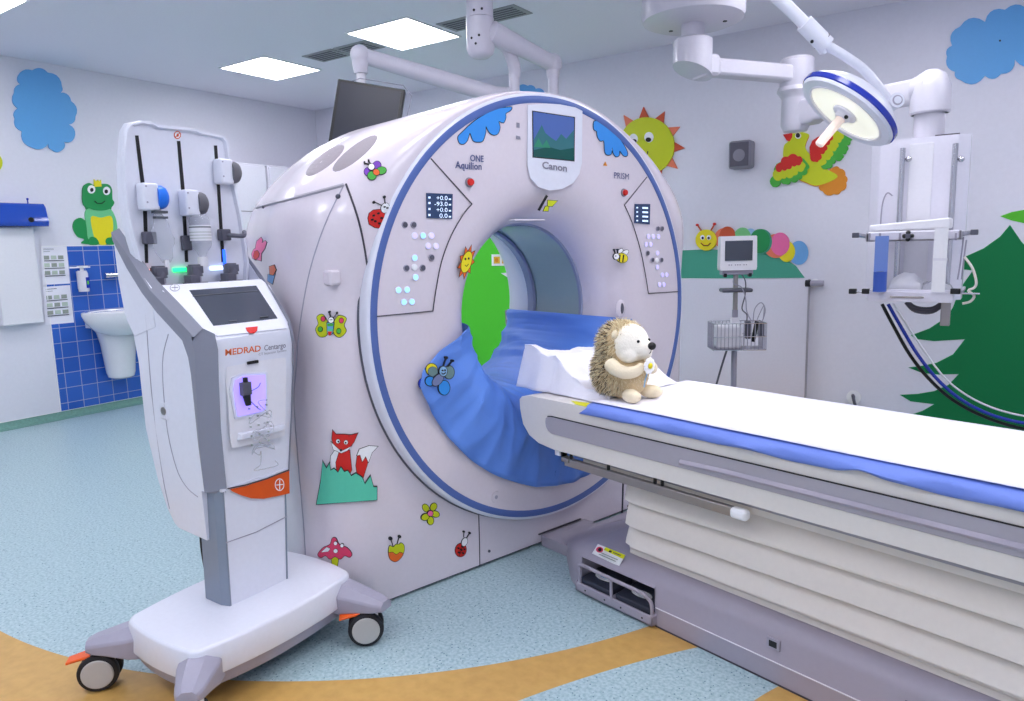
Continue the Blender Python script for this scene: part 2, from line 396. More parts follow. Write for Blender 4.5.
fr = [(smooth_poly(z([(300, 345), (310, 330), (285, 320), (268, 290), (272, 262), (295, 250), (318, 262), (320, 230), (308, 200), (302, 165), (305, 135), (325, 122), (345, 130), (375, 125), (398, 128), (410, 145), (408, 175), (420, 195), (408, 220), (425, 260), (432, 300), (430, 345), (370, 349)])), 'frog_green'),
      (smooth_poly(z([(312, 230), (330, 215), (345, 222), (385, 222), (408, 220), (428, 265), (430, 330), (405, 335), (330, 335), (318, 290)])), 'frog_light'),
      (smooth_poly(z([(333, 248), (370, 250), (408, 245), (415, 290), (405, 325), (390, 348), (365, 348), (345, 322)])), 'yellow'),
      (smooth_poly(z([(330, 322), (352, 325), (362, 348), (325, 348)])), 'frog_green'),
      (smooth_poly(z([(392, 325), (425, 325), (432, 345), (390, 346)])), 'frog_green'),
      (smooth_poly(z([(305, 200), (302, 165), (308, 135), (325, 122), (345, 130), (375, 125), (398, 128), (410, 145), (412, 180), (418, 198), (400, 218), (365, 224), (325, 215)])), 'frog_green'),
      (z([(345, 108), (352, 118), (358, 110), (365, 118), (370, 110), (372, 135), (345, 137)]), 'yellow'),
      (E(90.5, 189.5, 3.9, 4.2), 'white'), (E(105.7, 191, 3.6, 4.2), 'white'), (E(90.8, 190, 1.7, 2), 'ink'), (E(105.2, 191.6, 1.7, 2), 'ink'),
      (line(z([(345, 188), (355, 197), (372, 198), (384, 188)]), .7), 'ink')]
tag(cut('frog_decoration', fr, LW(), xl, first=.01), 'smiling green frog cut-out with a yellow crown on the tile edge', 'wall decoration')
tag(cut('round_decoration', [(E(-9, 163, 11, 11), 'lime')], LW(), xl, first=.01), 'yellow round cut-out cropped by the left edge of the photo', 'wall decoration')
# towel dispenser
t = thing('paper_towel_dispenser', 'wall dispenser with blue see-through cover and white chute', 'towel dispenser', (WL, 2.5, 1.5))
cy, cz = 2.5, 1.5
def lwp(x, y, d=0): p = LW(d)(x, y); return (p.y-cy, p.z-cz)
b0, b1 = lwp(-14, 202, .1), lwp(46, 226, .1)
pr = [(0, b1[1]-.005), (.15, b1[1]-.005), (.16, b1[1]+.03), (.13, b0[1]-.03), (.10, b0[1]), (0, b0[1])]
MB().loft([[V((a, yy, zz)) for a, zz in pr] for yy in (b0[0], b0[0]+.3*(b1[0]-b0[0]), b1[0]-.03, b1[0])], 'blue_plastic', smooth=False).obj('cover', t, bevel=.012)
c1 = lwp(-14, 228); c2 = lwp(40, 322)
MB().box(0, .085, c1[0], c2[0], c2[1], b1[1]-.008, 'white_matte').obj('housing', t, bevel=.008)
MB().cyl((.07, b0[0]+.75*(b1[0]-b0[0])*1, b0[1]), (.07, b0[0]+.75*(b1[0]-b0[0]), b0[1]+.03), .005, m='lamp_blue').ell((.07, b0[0]+.75*(b1[0]-b0[0]), b0[1]+.035), .009, m='lamp_blue').obj('latch', t)
MB().cyl((.152, b0[0]+.68*(b1[0]-b0[0]), b1[1]+.045), (.162, b0[0]+.68*(b1[0]-b0[0]), b1[1]+.045), .02, m='black').obj('lock', t)
# posters
def poster(P, label):
    t = [(P, 'paper')]; (ax, ay), (bx, by), (cx_, cy_), (dx, dy) = P
    def q(u, v): return (ax*(1-u)*(1-v)+bx*u*(1-v)+cx_*u*v+dx*(1-u)*v, ay*(1-u)*(1-v)+by*u*(1-v)+cy_*u*v+dy*(1-u)*v)
    def rc(u0, v0, u1, v1): return [q(u0, v0), q(u1, v0), q(u1, v1), q(u0, v1)]
    t.append((rc(.1, .06, .5, .075), 'print_dark')); t.append((rc(.1, .12, .35, .13), 'print_dark'))
    for r in range(3):
        for c in range(3): t.append((rc(.1+c*.27, .24+r*.2, .1+c*.27+.2, .24+r*.2+.1), 'pale_print' if (r+c) % 2 else 'print_grey'))
    for r in range(3): t.append((rc(.1, .365+r*.2, .85, .385+r*.2), 'print_dark'))
    return tag(cut('instruction_poster', t, LW(.008), xl, step=.0004), label, 'poster', 'posters on the blue tiles')
poster([(40.5, 246.5), (66.5, 246.5), (70, 283.5), (42.8, 285)], 'upper paper hygiene sheet taped over the blue tiles')
poster([(42.8, 287), (70, 285), (74, 322.5), (45.5, 325)], 'lower paper hygiene sheet taped over the blue tiles')
# soap dispenser
P = LW(.05)(82, 282)
t = thing('soap_dispenser', 'white pump soap dispenser bottle on the blue tiles', 'soap dispenser', (WL, P.y, P.z-.06))
MB().loft([[V((.02+.05*a*k, .04*b*k, h)) for a, b in [(math.cos(i*.5236), math.sin(i*.5236)) for i in range(12)]] for h, k in ((-.02, .95), (0, 1), (.13, 1), (.155, .8))], 'white_enamel').obj('bottle', t, loc=(.05, 0, 0))
MB().cyl((.07, 0, .155), (.07, 0, .185), .014, m='white').box(.03, .14, -.02, .02, .18, .195, 'white').box(.05, .07, -.09, .07, .178, .188, 'white').obj('pump', t)
MB().box(.118, .121, .0, .03, .01, .1, 'lamp_blue').box(.1195, .1215, .008, .022, .04, .07, 'leaf_green').obj('bottle_label', t)
MB().box(.008, .05, -.02, .02, .0, .15, 'white').obj('bracket', t)
# faucet and sink
P = LW(.05)(116, 275)
t = thing('wall_faucet', 'chrome wall-mounted mixer tap above the white basin', 'tap', (WL+.008, P.y+.03, P.z))
MB().cyl((0, -.07, 0), (.05, -.07, 0), .022, m='chrome').cyl((0, .08, 0), (.05, .08, 0), .022, m='chrome').cyl((.05, -.1, 0), (.05, .11, 0), .02, m='chrome').obj('body', t)
MB().cyl((.05, -.13, 0), (.05, -.1, 0), .024, m='chrome').cyl((.05, .11, 0), (.05, .14, 0), .024, m='chrome').obj('knob', t)
MB().tube([(.05, 0, .01), (.06, 0, .12), (.12, 0, .2), (.2, 0, .19), (.23, 0, .12)], .01, m='chrome', sub=5).obj('spout', t)
a, b = LW(.0)(79, 310), LW(.0)(150, 308)
zc = .88; yc = 3.20
t = thing('wash_basin', 'white ceramic wash basin with half pedestal on the blue tiled wall', 'sink', (WL+.008, yc, 0))
def basin_ring(k, h, cx0=.255):
    return [V((cx0+.245*k*math.cos(u), .325*k*(1-.12*max(0, math.cos(u)))*math.sin(u), h)) for u in [2*math.pi*i/40 for i in range(40)]]
MB().loft([basin_ring(.42, zc-.20), basin_ring(.72, zc-.16), basin_ring(.93, zc-.08), basin_ring(1, zc-.02), basin_ring(1, zc)], 'ceramic', cap=False).loft([basin_ring(1, zc), basin_ring(.97, zc+.006), basin_ring(.86, zc+.004), basin_ring(.80, zc-.02), basin_ring(.6, zc-.09), basin_ring(.2, zc-.11), basin_ring(.01, zc-.11)], 'ceramic', cap=False).box(0, .2, -.2, .2, zc-.14, zc-.002, 'ceramic').obj('bowl', t)
MB().loft([[V((max(0, .12+.13*k*math.cos(u)), .12*k*math.sin(u), h)) for u in [2*math.pi*i/28 for i in range(28)]] for h, k in ((.29, .7), (.30, .85), (.34, .95), (.6, 1.15), (.76, 1.45))], 'ceramic').obj('half_pedestal', t)
MB().tube([(.27, .1, .58), (.34, .14, .52), (.33, .2, .46), (.29, .12, .47)], .008, m='black', sub=5).obj('hose', t)
# tall cupboards on the left wall behind the injector
t = thing('tall_cupboard', 'tall plain white cupboard behind the injector panel, left of the dark gap', 'cupboard', (WL, 3.99, 0))
MB().box(0.01, .38, .02, .68, .06, 2.2, 'white_enamel').obj('body', t, bevel=.004)
MB().box(.38, .395, .025, .675, .08, 2.18, 'white_enamel').obj('door', t, bevel=.003)
MB().box(.395, .4, .25, .5, 1.74, 1.745, 'dark_line').obj('door_label', t)
t = thing('tall_cupboard', 'tall plain white cupboard half hidden by the scanner, right of the dark gap', 'cupboard', (WL, 4.70, 0))
MB().box(0.01, .38, .0, .78, .06, 2.2, 'white_enamel').obj('body', t, bevel=.004)
MB().box(.38, .395, .01, .77, .08, 2.18, 'white_enamel').obj('door', t, bevel=.003)
MB().box(.395, .4, .12, .24, 2.0, 2.005, 'dark_line').obj('door_label', t)
# ================================================================ BACK WALL DECOR
W = BW()
def bw(name, layers, label, first=.008): return tag(cut(name, layers, W, yb, first=first, step=.001), label, 'wall decoration')
z = Zm(640, 0, 2.667)
cl = scallop([(1030, 12), (1005, 10), (985, 22), (960, 27), (952, 46), (947, 57), (955, 72), (960, 80), (985, 76), (1001, 74), (1015, 60), (1040, 62)][::-1], 5, .25)
bw('cloud_decoration', [(cl, 'cloud_blue'), (E(1000, 41, 1), 'ink')], 'blue cloud cut-out at the top right corner of the photo')
bw('cloud_decoration', [(scallop([(517, 95), (518, 88), (528, 86), (536, 89), (545, 93), (548, 100), (530, 104)], 5, .25), 'cloud_blue')], 'small blue cloud cut-out peeking over the top of the scanner')
# sun
cx_, cy_ = 648.5, 146
rays = []
for k in range(11):
    a0 = math.radians(-64+k*360/11)
    def rp(a, r): return (cx_-1+r*math.cos(a)*.97, cy_+r*math.sin(a))
    rays.append(([rp(a0-.27, 25), rp(a0+.03, 39), rp(a0+.27, 25)], 'rust' if k % 2 == 0 else 'salmon'))
sun = rays+[(E(cx_-1, cy_, 27.5, 28.5, n=40), 'lime'), (E(634.5, 139, 4.3, 5), 'white'), (E(650, 137.5, 4.6, 5.2), 'white'), (E(635, 141.5, 2.8, 2.2), 'ink'), (E(649.5, 140, 2.8, 2.3), 'ink'),
            (line([(644, 158), (646, 157.5), (648.5, 154), (649, 151.5)], .8), 'ink')]
bw('sun_decoration', sun, 'yellow smiling sun cut-out with orange rays beside the scanner')
# bird
z = Zm(760, 100, 7.01)
body = smooth_poly(z([(205, 240), (240, 212), (300, 225), (345, 245), (325, 300), (325, 350), (400, 430), (460, 480), (545, 530), (500, 570), (400, 600), (330, 580), (250, 540), (190, 470), (165, 400), (172, 320), (200, 290)]))
def wing(P): return scallop(z(P), 4, .3)
brd = [(scallop(z([(520, 470), (560, 480), (600, 530), (605, 580), (570, 640), (520, 660), (440, 640), (415, 600), (480, 560)]), 4, .25), 'brown_orange'), ([(p[0], p[1]+.8) for p in body], 'brown_orange'), (body, 'lime'),
       (z([(163, 243), (230, 232), (228, 262), (210, 292), (190, 285)]), 'red'), (E(798.5, 136, 3, 3), 'white'), (E(798.3, 135.5, 2.2, 2.4), 'ink'),
       (wing([(430, 465), (520, 235), (600, 235), (640, 250), (635, 290), (610, 320), (610, 360), (580, 380), (580, 410), (530, 420), (510, 450), (480, 480)]), 'green'),
       (wing([(400, 440), (500, 235), (580, 232), (575, 280), (545, 300), (540, 340), (510, 360), (500, 400), (465, 420), (450, 455)]), 'lime'),
       (wing([(355, 395), (470, 250), (510, 245), (495, 290), (470, 320), (460, 360), (430, 380), (415, 425), (395, 435)]), 'red'),
       (wing([(93, 610), (100, 530), (200, 430), (340, 450), (335, 490), (300, 530), (270, 560), (220, 570), (180, 590), (150, 565)]), 'green'),
       (wing([(105, 555), (130, 480), (200, 430), (310, 440), (315, 480), (270, 500), (240, 530), (190, 540), (160, 550)]), 'lime'),
       (wing([(120, 500), (150, 440), (200, 400), (270, 398), (298, 412), (295, 438), (260, 458), (230, 462), (195, 485), (160, 490)]), 'red')]
bw('bird_decoration', brd, 'yellow, red and green flying bird cut-out under the surgical lamp')
# hill and caterpillar
hz = Zm(660, 190, 3.05)
hill = smooth_poly(hz([(72, 268), (66, 190), (110, 183), (180, 183), (260, 185), (320, 192), (370, 205), (410, 230), (440, 262)]), 4)
hill = hz([(10, 270), (10, 186), (72, 184), (120, 182), (180, 182), (260, 185), (310, 190), (350, 198), (385, 212), (415, 232), (442, 268)])
bw('hill_decoration', [(hill, 'hill_green')], 'teal green hill painted on the wall under the caterpillar', first=.004)
def bwo(name, layers, label): return tag(cut(name, layers, BW(.005), yb, first=.008, step=.001), label, 'wall decoration')
cat_ = [(E(790, 252.5, 10.5, 12.5), 'green'), (E(797, 251, 8, 11), 'sky_blue'), (E(787, 251.5, 9, 11), 'yellow'), (E(776, 246, 11.5, 12), 'salmon'), (E(780.5, 244, 9.5, 11.5), 'pink'), (E(762, 241.5, 10.5, 12.5), 'hill_green'), (E(751, 238.5, 7, 10), 'light_blue'), (E(743, 238.5, 9, 11), 'mint'), (E(725, 238.5, 10, 10.5), 'salmon'), (E(728, 236.5, 8, 10), 'rust'),
        (E(760.5, 241, 10, 12), 'frog_green'),
        (line([(702.5, 232), (698.5, 226)], .8), 'rust'), (line([(710.5, 232), (714.5, 225)], .8), 'rust'), (E(697.8, 225, 1.2), 'red'), (E(715, 224, 1.3), 'red'),
        (E(707, 240, 10.5, 10.5, n=36), 'yellow'), (E(703.5, 237.5, 2.2, 2.5), 'white'), (E(710, 237.5, 2.2, 2.5), 'white'), (E(703.8, 238, 1.2, 1.4), 'ink'), (E(709.8, 238, 1.2, 1.4), 'ink'),
        (line([(702, 243), (705, 245.7), (709, 245.7), (711.5, 243)], .8), 'ink'), (line([(702, 242.6), (705, 245.2), (709, 245.2), (711.5, 242.6)], .3), 'red')]
cat_[0] = (E(799, 252.8, 9.5, 12), 'sky_blue'); cat_[1] = (E(797, 253, 8, 11), 'sky_blue'); cat_[2] = (E(787, 251.5, 8.5, 10.5), 'yellow')
bwo('caterpillar_decoration', cat_, 'caterpillar cut-out of coloured discs on the green hill')
# tree
z = Zm(840, 100, 2.124)
tree = []
def q(pts): return z(pts)
outline = q([(361, 265), (340, 290), (305, 315), (265, 333), (262, 360), (282, 362), (255, 400), (240, 440), (225, 462), (190, 485), (150, 500), (165, 508), (200, 512), (265, 508), (240, 540), (205, 558), (170, 565), (145, 568), (175, 580), (210, 583), (252, 582), (230, 605), (200, 618), (165, 624), (127, 626), (150, 640), (200, 646), (175, 660), (140, 672), (110, 690), (108, 690), (470, 716), (470, 380), (420, 340), (385, 300)])
bw('tree_decoration', [(outline, 'tree_line'), (grow(outline, -.5), 'tree_green')], 'large dark green fir tree painted on the right wall', first=.003)
bw('leaf_decoration', [(q([(340, 247), (365, 238), (392, 233), (440, 225), (440, 268), (392, 262), (365, 256)]), 'leaf_green')], 'bright green leaf shape above the fir tree', first=.003)
# white wall panel
t = thing('wall_panel', 'wide white protective panel on the wall under the caterpillar', 'wall panel', (-1.67, WB, 0))
MB().box(-.6, .472, -.05, 0, .1, 1.05, 'white_enamel').obj('board', t, bevel=.004)
MB().box(.472, .476, -.052, 0, .1, 1.05, 'table_grey').obj('edge_strip', t)
# socket strip in the green wall, bracket
P = W(501, 260)
t = thing('power_socket', 'white double wall socket with yellow inserts on the green wall', 'socket', (P.x+.06, WB-.006, P.z))
MB().box(-.16, .16, -.012, 0, -.055, .055, 'white').obj('frame', t, bevel=.003)
for k in (-1, 0, 1): MB().box(k*.095-.035, k*.095+.035, -.016, -.012, -.033, .033, 'outlet_yellow').cyl((k*.095, -.017, 0), (k*.095, -.015, 0), .02, m='brown_orange').obj('socket_insert', t)
P = W(506, 275)
t = thing('wall_bracket', 'small white corner shelf bracket on the green wall', 'bracket', (P.x+.15, WB-.006, P.z))
MB().prism([V((-.17, -.0, .02)), V((.1, -.0, .04)), V((.1, -.0, -.12))], [V((-.17, -.05, .02)), V((.1, -.05, .04)), V((.1, -.05, -.12))], 'white').obj('triangle', t)
P = W(508, 315)
t = thing('light_switch', 'small grey switch box seen at the bore edge on the green wall', 'switch', (P.x+.02, WB-.006, P.z)); MB().box(-.03, .05, -.03, 0, -.09, .05, 'speaker_grey').obj('box', t, bevel=.003); MB().box(-.01, .02, -.034, -.03, -.04, .0, 'white').obj('rocker', t)
# speaker
P = W(744, 156)
t = thing('wall_speaker', 'grey loudspeaker on the wall between the sun and the bird', 'speaker', (P.x, WB, P.z))
MB().box(-.085, .085, -.12, -.0, -.1, .105, 'speaker_grey').obj('cabinet', t, bevel=.02)
MB().box(-.07, .07, -.127, -.12, -.085, .09, 'speaker_dark').obj('grille', t, bevel=.01); MB().cyl((0, -.131, -.005), (0, -.127, -.005), .045, m='speaker_grey').obj('cone', t)
# gas outlet and plug
P = W(815, 283)
t = thing('wall_connector', 'short grey rod connector on the wall right of the white panel', 'connector', (P.x, WB, P.z))
MB().cyl((-.0, 0, 0), (-.0, -.03, 0), .03, m='white').obj('plate', t); MB().cyl((-.05, -.05, 0), (.07, -.05, 0), .022, m='grey_plastic').cyl((-.055, -.05, 0), (-.02, -.05, 0), .025, m='rubber').cyl((0, -.02, 0), (0, -.05, 0), .012, m='grey_plastic').obj('rod', t)
P = W(854, 397)
t = thing('wall_plug', 'round white wall socket with a cable, low behind the table', 'socket', (P.x, WB, P.z))
MB().cyl((0, 0, 0), (0, -.012, 0), .05, m='white').obj('plate', t); MB().tube([(0, -.012, 0), (.0, -.05, .02), (.02, -.06, -.05), (.06, -.05, -.15), (.08, -.03, -.17)], .011, m='dark_grey_plastic', sub=4).obj('cable', t)
# ================================================================ CT SCANNER (local frame: x towards the table, y along the face, z up)
gan = thing('ct_scanner', 'large white ring-shaped CT scanner with blue trim and animal stickers', 'ct scanner', O, A-math.pi/2)
nx_ = (1, 0, 0); CZ = 1.06
def outline(P):
    """half outline, bottom centre -> side -> top centre; ray sampled around the bore axis"""
    P = [V((a, b)) for a, b in P]; lo, hi = P[:3], P[2:]; hi = catmull([V((p.x, p.y, 0)) for p in hi], 6)
    h = [V((p.x, p.y)) for p in lo[:-1]]+[V((p.x, p.y)) for p in hi]
    full = [V((-p.x, p.y)) for p in h[::-1]]+h[1:]       # from top round the left to bottom, right, top
    return full
NS = 144
def sample(full, n=NS):
    c = V((0, CZ)); out = []
    for i in range(n):
        a = 2*math.pi*i/n+.0001; d = V((math.sin(a), -math.cos(a))); best = None
        for k in range(len(full)):
            p, q_ = full[k], full[(k+1) % len(full)]; e = q_-p; den = d.x*e.y-d.y*e.x
            if abs(den) < 1e-9: continue
            w = p-c; t = (w.x*e.y-w.y*e.x)/den; u = (w.x*d.y-w.y*d.x)/den
            if t > 0 and -1e-6 <= u <= 1+1e-6: best = t if best is None else max(best, t)
        out.append(c+d*best)
    return out
FO = outline([(0, .014), (.90, .014), (.905, .6), (.925, 1.06), (.87, 1.36), (.765, 1.57), (.60, 1.76), (.40, 1.885), (.2, 1.952), (0, 1.972)])
RO_ = outline([(0, .012), (1.09, .012), (1.095, .6), (1.09, 1.06), (1.08, 1.42), (1.045, 1.535), (.99, 1.62), (.89, 1.705), (.75, 1.79), (.61, 1.845), (.46, 1.892), (.2, 1.97), (0, 1.985)])
REAR = outline([(0, .012), (1.045, .012), (1.05, .6), (1.04, 1.0), (1.02, 1.36), (.985, 1.5), (.93, 1.585), (.845, 1.675), (.72, 1.77), (.62, 1.828), (.48, 1.89), (.2, 1.965), (0, 1.985)])
LAST = outline([(0, .05), (.98, .05), (.985, .6), (.98, 1.0), (.96, 1.34), (.93, 1.45), (.87, 1.54), (.79, 1.62), (.67, 1.71), (.58, 1.76), (.44, 1.82), (.2, 1.885), (0, 1.90)])
fo, ro_, re_, la = sample(FO), sample(RO_), sample(REAR), sample(LAST)
STN = []                                     # (x, list of outline points), front to back
for k in range(11):
    ph = math.pi/2*k/10; w_ = math.sin(ph); STN.append((-.22*(1-math.cos(ph)), [a_*(1-w_)+b_*w_ for a_, b_ in zip(fo, ro_)]))
STN += [(-.30, ro_)]+[(-.30-.42*t_, [a_*(1-t_)+b_*t_ for a_, b_ in zip(ro_, re_)]) for t_ in (.25, .5, .75, 1)]
for k in range(1, 7):
    ph = math.pi/2*k/6; w_ = 1-math.cos(ph); STN.append((-.72-.14*math.sin(ph), [a_*(1-w_)+b_*w_ for a_, b_ in zip(re_, la)]))
def bulge(z):        # the upper shoulder comes forward to meet the ring
    t = min(1, max(0, (z-1.10)/.40)); return .050*t*t*(3-2*t)
def xfwd(x, z): return x+bulge(z)*max(0, 1+x/.30)
rings = [[V((xfwd(x, p.y), p.x, p.y)) for p in P] for x, P in STN]
def circ(x, r): return [V((x, r*math.sin(2*math.pi*i/NS+.0001), CZ-r*math.cos(2*math.pi*i/NS+.0001))) for i in range(NS)]
mb = MB(); allr = [circ(-.02, .80), [V((xfwd(0, p.z), p.y, p.z)) for p in circ(0, .80)]]+rings+[circ(-.86, .52), circ(-.80, .52)]
mb.loft(allr, 'gantry_plastic', cap=False)
mb.obj('housing', gan)
XS = [x for x, _ in STN][::-1]; RS = [[(q_-V((0, CZ))).length for q_ in P] for _, P in STN][::-1]
def rad(x, ang):
    x = min(x, XS[-1]); k = max([i for i in range(len(XS)-1) if XS[i] <= x+1e-9] or [0]); t = (x-XS[k])/(XS[k+1]-XS[k]); r = 0
    i = ((ang/(2*math.pi)) % 1)*NS
    for w, kk in ((1-t, k), (t, k+1)):
        a_, b_ = RS[kk][int(i) % NS], RS[kk][(int(i)+1) % NS]; r += w*(a_+(b_-a_)*(i-int(i)))
    return r
def inside(p):
    b_ = bulge(p.z); p = V(p)
    if p.x > -.30: p.x = (p.x-b_)/(1+b_/.30)
    return p.x <= 0 and p.x >= XS[0] and math.hypot(p.y, p.z-CZ) <= rad(p.x, math.atan2(p.y, -(p.z-CZ)))
def shoulder(px_, py_):
    """where the ray through a photo pixel meets the scanner housing"""
    o_ = toL(V((0, 0, H))); d = wr(px_, py_); d = V((d.dot(N), d.dot(S), d.z)); t = 1.2
    while t < 4.6:
        if inside(o_+d*t):
            a_, b_ = t-.02, t
            for _ in range(14):
                m_ = (a_+b_)/2
                if inside(o_+d*m_): b_ = m_
                else: a_ = m_
            return o_+d*b_
        t += .02
    return None
def normal_at(poly):
    cx = sum(p[0] for p in poly)/len(poly); cy = sum(p[1] for p in poly)/len(poly)
    a_, b_, c_ = shoulder(cx-2, cy-1.5), shoulder(cx+2, cy-1.5), shoulder(cx, cy+2)
    if None in (a_, b_, c_): return V((.5, -.5, .5)).normalized()
    n_ = (b_-a_).cross(c_-a_).normalized(); o_ = toL(V((0, 0, H)))
    return n_ if n_.dot(o_-a_) > 0 else -n_
MB().loft([[V((x, y, z)) for x, y in [(-.02, -.87), (-.02, .87), (-.12, 1.0), (-.7, 1.0), (-.82, .9), (-.82, -.9), (-.7, -1.0), (-.12, -1.0)]] for z in (0, .02)], 'dark_line', smooth=False).obj('plinth', gan)
# ring shaped front cover with flared bore
prof = [(.388, -.16), (.392, -.12), (.405, -.075), (.438, -.025), (.476, .012), (.515, .035), (.56, .047), (.62, .052), (.868, .055)]
MB().lathe([(r, h) for r, h in prof], (0, 0, CZ), nx_, 160, 'gantry_plastic').obj('front_cover', gan)
MB().lathe([(.868, .050), (.868, .057), (.870, .058), (.894, .058), (.896, .057), (.896, .05)], (0, 0, CZ), nx_, 160, 'blue_ring').obj('blue_trim_ring', gan)
MB().lathe([(.896, .056), (.902, .055), (.908, .050), (.911, .040), (.912, .010), (.912, -.03)], (0, 0, CZ), nx_, 160, 'white_plastic').obj('outer_rim', gan)
MB().lathe([(.912, .006), (.918, .004), (.918, -.04)], (0, 0, CZ), nx_, 160, 'dark_grey_plastic').obj('rim_shadow_gap', gan)  # dark ring standing in for the shaded gap behind the rim
MB().lathe([(.390, -.52), (.390, -.17)], (0, 0, CZ), nx_, 96, 'bore_glass').obj('bore_window', gan)
MB().lathe([(.392, -.175), (.380, -.17), (.380, -.155), (.392, -.150)], (0, 0, CZ), nx_, 96, 'bore_band').lathe([(.392, -.56), (.378, -.545), (.376, -.50), (.386, -.49)], (0, 0, CZ), nx_, 96, 'bore_band').obj('bore_band', gan)
MB().lathe([(.39, -.52), (.395, -.58), (.42, -.66), (.455, -.76), (.50, -.84), (.56, -.872), (.60, -.86)], (0, 0, CZ), nx_, 96, 'white_plastic').obj('rear_flare', gan)
# seams of the covers
def seam(name, pts, w=.006, pf=None, m='dark_line', lab=None):
    pf = pf or G(0); mb = MB(); P = [pf(*p) for p in pts]; P = catmull(P, 5)
    return mb.tube([p+V((.0, 0, 0)) for p in P], w/2, 6, m).obj(name, gan)
def seamL(pts, w=.006):   # pts in (y, z) of the front plane, following the top shoulder
    return MB().tube(catmull([V(p) for p in pts], 6), w/2, 6, 'dark_line').obj('cover_seam', gan)
g0 = G(0)
def wseam(pts, w, name='cover_seam', m='dark_line'):
    P = catmull([V((a_, b_, 0)) for a_, b_ in pts], 4); P = [shoulder(p.x, p.y) for p in P]; return MB().tube([p for p in P if p], w/2, 6, m).obj(name, gan)
wseam([(346, 184), (357, 215), (364, 245), (369, 280), (373, 320), (375, 345), (379, 375), (386, 405), (394, 425)], .008)
wseam([(344, 185), (326, 222), (310, 270), (300, 325), (296, 370), (294, 400), (298, 460), (304, 530), (307, 590)], .005, m='grey_plastic')
seam('cover_seam', [(478.6, 510), (479.4, 540), (479.8, 566)], .005)
seam('cover_seam', [(623, 480), (622.5, 500), (622, 513)], .01)
wseam([(257, 207.5), (275, 203), (300, 196.5), (325, 190), (344, 185)], .014, 'side_seam', 'table_grey')
# little handle on the side door
c = shoulder(331, 277); MB().box(c.x-.03, c.x+.03, c.y-.02, c.y+.025, c.z-.03, c.z+.025, 'gantry_plastic').obj('door_catch', gan, bevel=.01)
c = shoulder(338, 196.5); MB().ell(c, .009, m='dark_grey_plastic').obj('screw', gan)
c = shoulder(264, 207); MB().ell(c, .008, m='dark_grey_plastic').obj('screw', gan)
for p in [(489, 551), (628, 506)]:
    c = g0(*p); MB().cyl((0, c.y, c.z), (.004, c.y, c.z), .006, m='dark_grey_plastic').obj('screw', gan)
# perforated ovals on the shoulder
import bmesh
def dense(poly, step):
    """fill a pixel polygon with a mesh fine enough to follow a curved surface"""
    bm = bmesh.new(); vs = [bm.verts.new((x, y, 0)) for x, y in poly]
    for t in geometry.tessellate_polygon([[V((x, y, 0)) for x, y in poly]]):
        try: bm.faces.new([vs[k] for k in t])
        except ValueError: pass
    for _ in range(6):
        L_ = [e for e in bm.edges if e.calc_length() > step]
        if not L_: break
        bmesh.ops.subdivide_edges(bm, edges=L_, cuts=1); bmesh.ops.triangulate(bm, faces=[f for f in bm.faces if len(f.verts) > 3])
    bm.verts.index_update(); V_ = [(v.co.x, v.co.y) for v in bm.verts]; F_ = [tuple(v.index for v in f.verts) for f in bm.faces]; B_ = [(e.verts[0].index, e.verts[1].index) for e in bm.edges if len(e.link_faces) == 1]
    bm.free(); return V_, F_, B_
def on_shoulder(name, layers, label=None, off=.0008):
    mb = MB(); k = 0
    for l in layers:
        poly = l[0]
        for g_ in ([l[2]] if len(l) > 2 and l[2] else [])+[0]:
            pl2 = grow(poly, g_) if g_ else poly; V_, F_, B_ = dense(pl2, 5); P = [shoulder(*p) for p in V_]
            if any(p is None for p in P): continue
            nn = normal_at(poly); n_ = len(P); top_ = [p+nn*(off+k*.0006) for p in P]
            mb.add([p-nn*.001 for p in P]+top_, [tuple(i_+n_ for i_ in f) for f in F_]+[tuple(f[::-1]) for f in F_]+[(a_, b_, b_+n_, a_+n_) for a_, b_ in B_], 'ink' if g_ else l[1]); k += 1
    return mb.obj(name, gan, label=label)
on_shoulder('speaker_grille', [(E(325, 160.5, 24, 6.5, -38, 20), 'grille')])
on_shoulder('speaker_grille', [(E(355, 153.5, 28, 7, -38, 20), 'grille')])
# screen bezel on top of the face
g6 = G(.056); gf = G(.0005)
bz = [(527.5, 105), (527, 165), (530, 178), (538, 187), (549, 190.5), (562, 189), (573, 183), (579, 174), (581.5, 163), (582, 111), (575, 107.5), (560, 104.5), (545, 103.5)]
cut('screen_bezel', [(bz, 'white_plastic')], g6, nx_, gan, first=.002)
g7 = G(.059)
scn = [(532, 110.5), (575, 117), (574.5, 161.5), (532.5, 157.5)]
lay = [(scn, 'black'), (grow(scn, -1), 'scr_sky'), ([(533.5, 140), (539, 130), (541.5, 125), (545, 133), (551, 138), (556, 141), (561, 134), (566, 139), (573.5, 130), (573.5, 160.4), (533.5, 156.6)], 'scr_hill'),
       ([(533.5, 150), (548, 147), (560, 150), (573.5, 148), (573.5, 160.4), (533.5, 156.6)], 'scr_dark'), ([(533.5, 147), (538, 138), (542, 146), (546, 140), (550, 148)], 'scr_green')]
mat('scr_sky', (40, 62, 110), .15, emit=(92, 116, 190), es=.55); mat('scr_hill', (40, 80, 90), .15, emit=(60, 120, 130), es=.45); mat('scr_dark', (20, 60, 60), .15, emit=(20, 90, 84), es=.4); mat('scr_green', (40, 110, 90), .15, emit=(60, 140, 110), es=.4)
cut('display_screen', lay, g7, nx_, gan, step=.0006)
text('maker_lettering', 'Canon', g7, (542, 168.2), (566.8, 171.5), 7, 'letter_grey', gan, off=.0012, bold=.03)
text('model_lettering', 'ONE', g6, (470, 161), (483.5, 162), 6.5, 'letter_blue', gan, bold=.02)
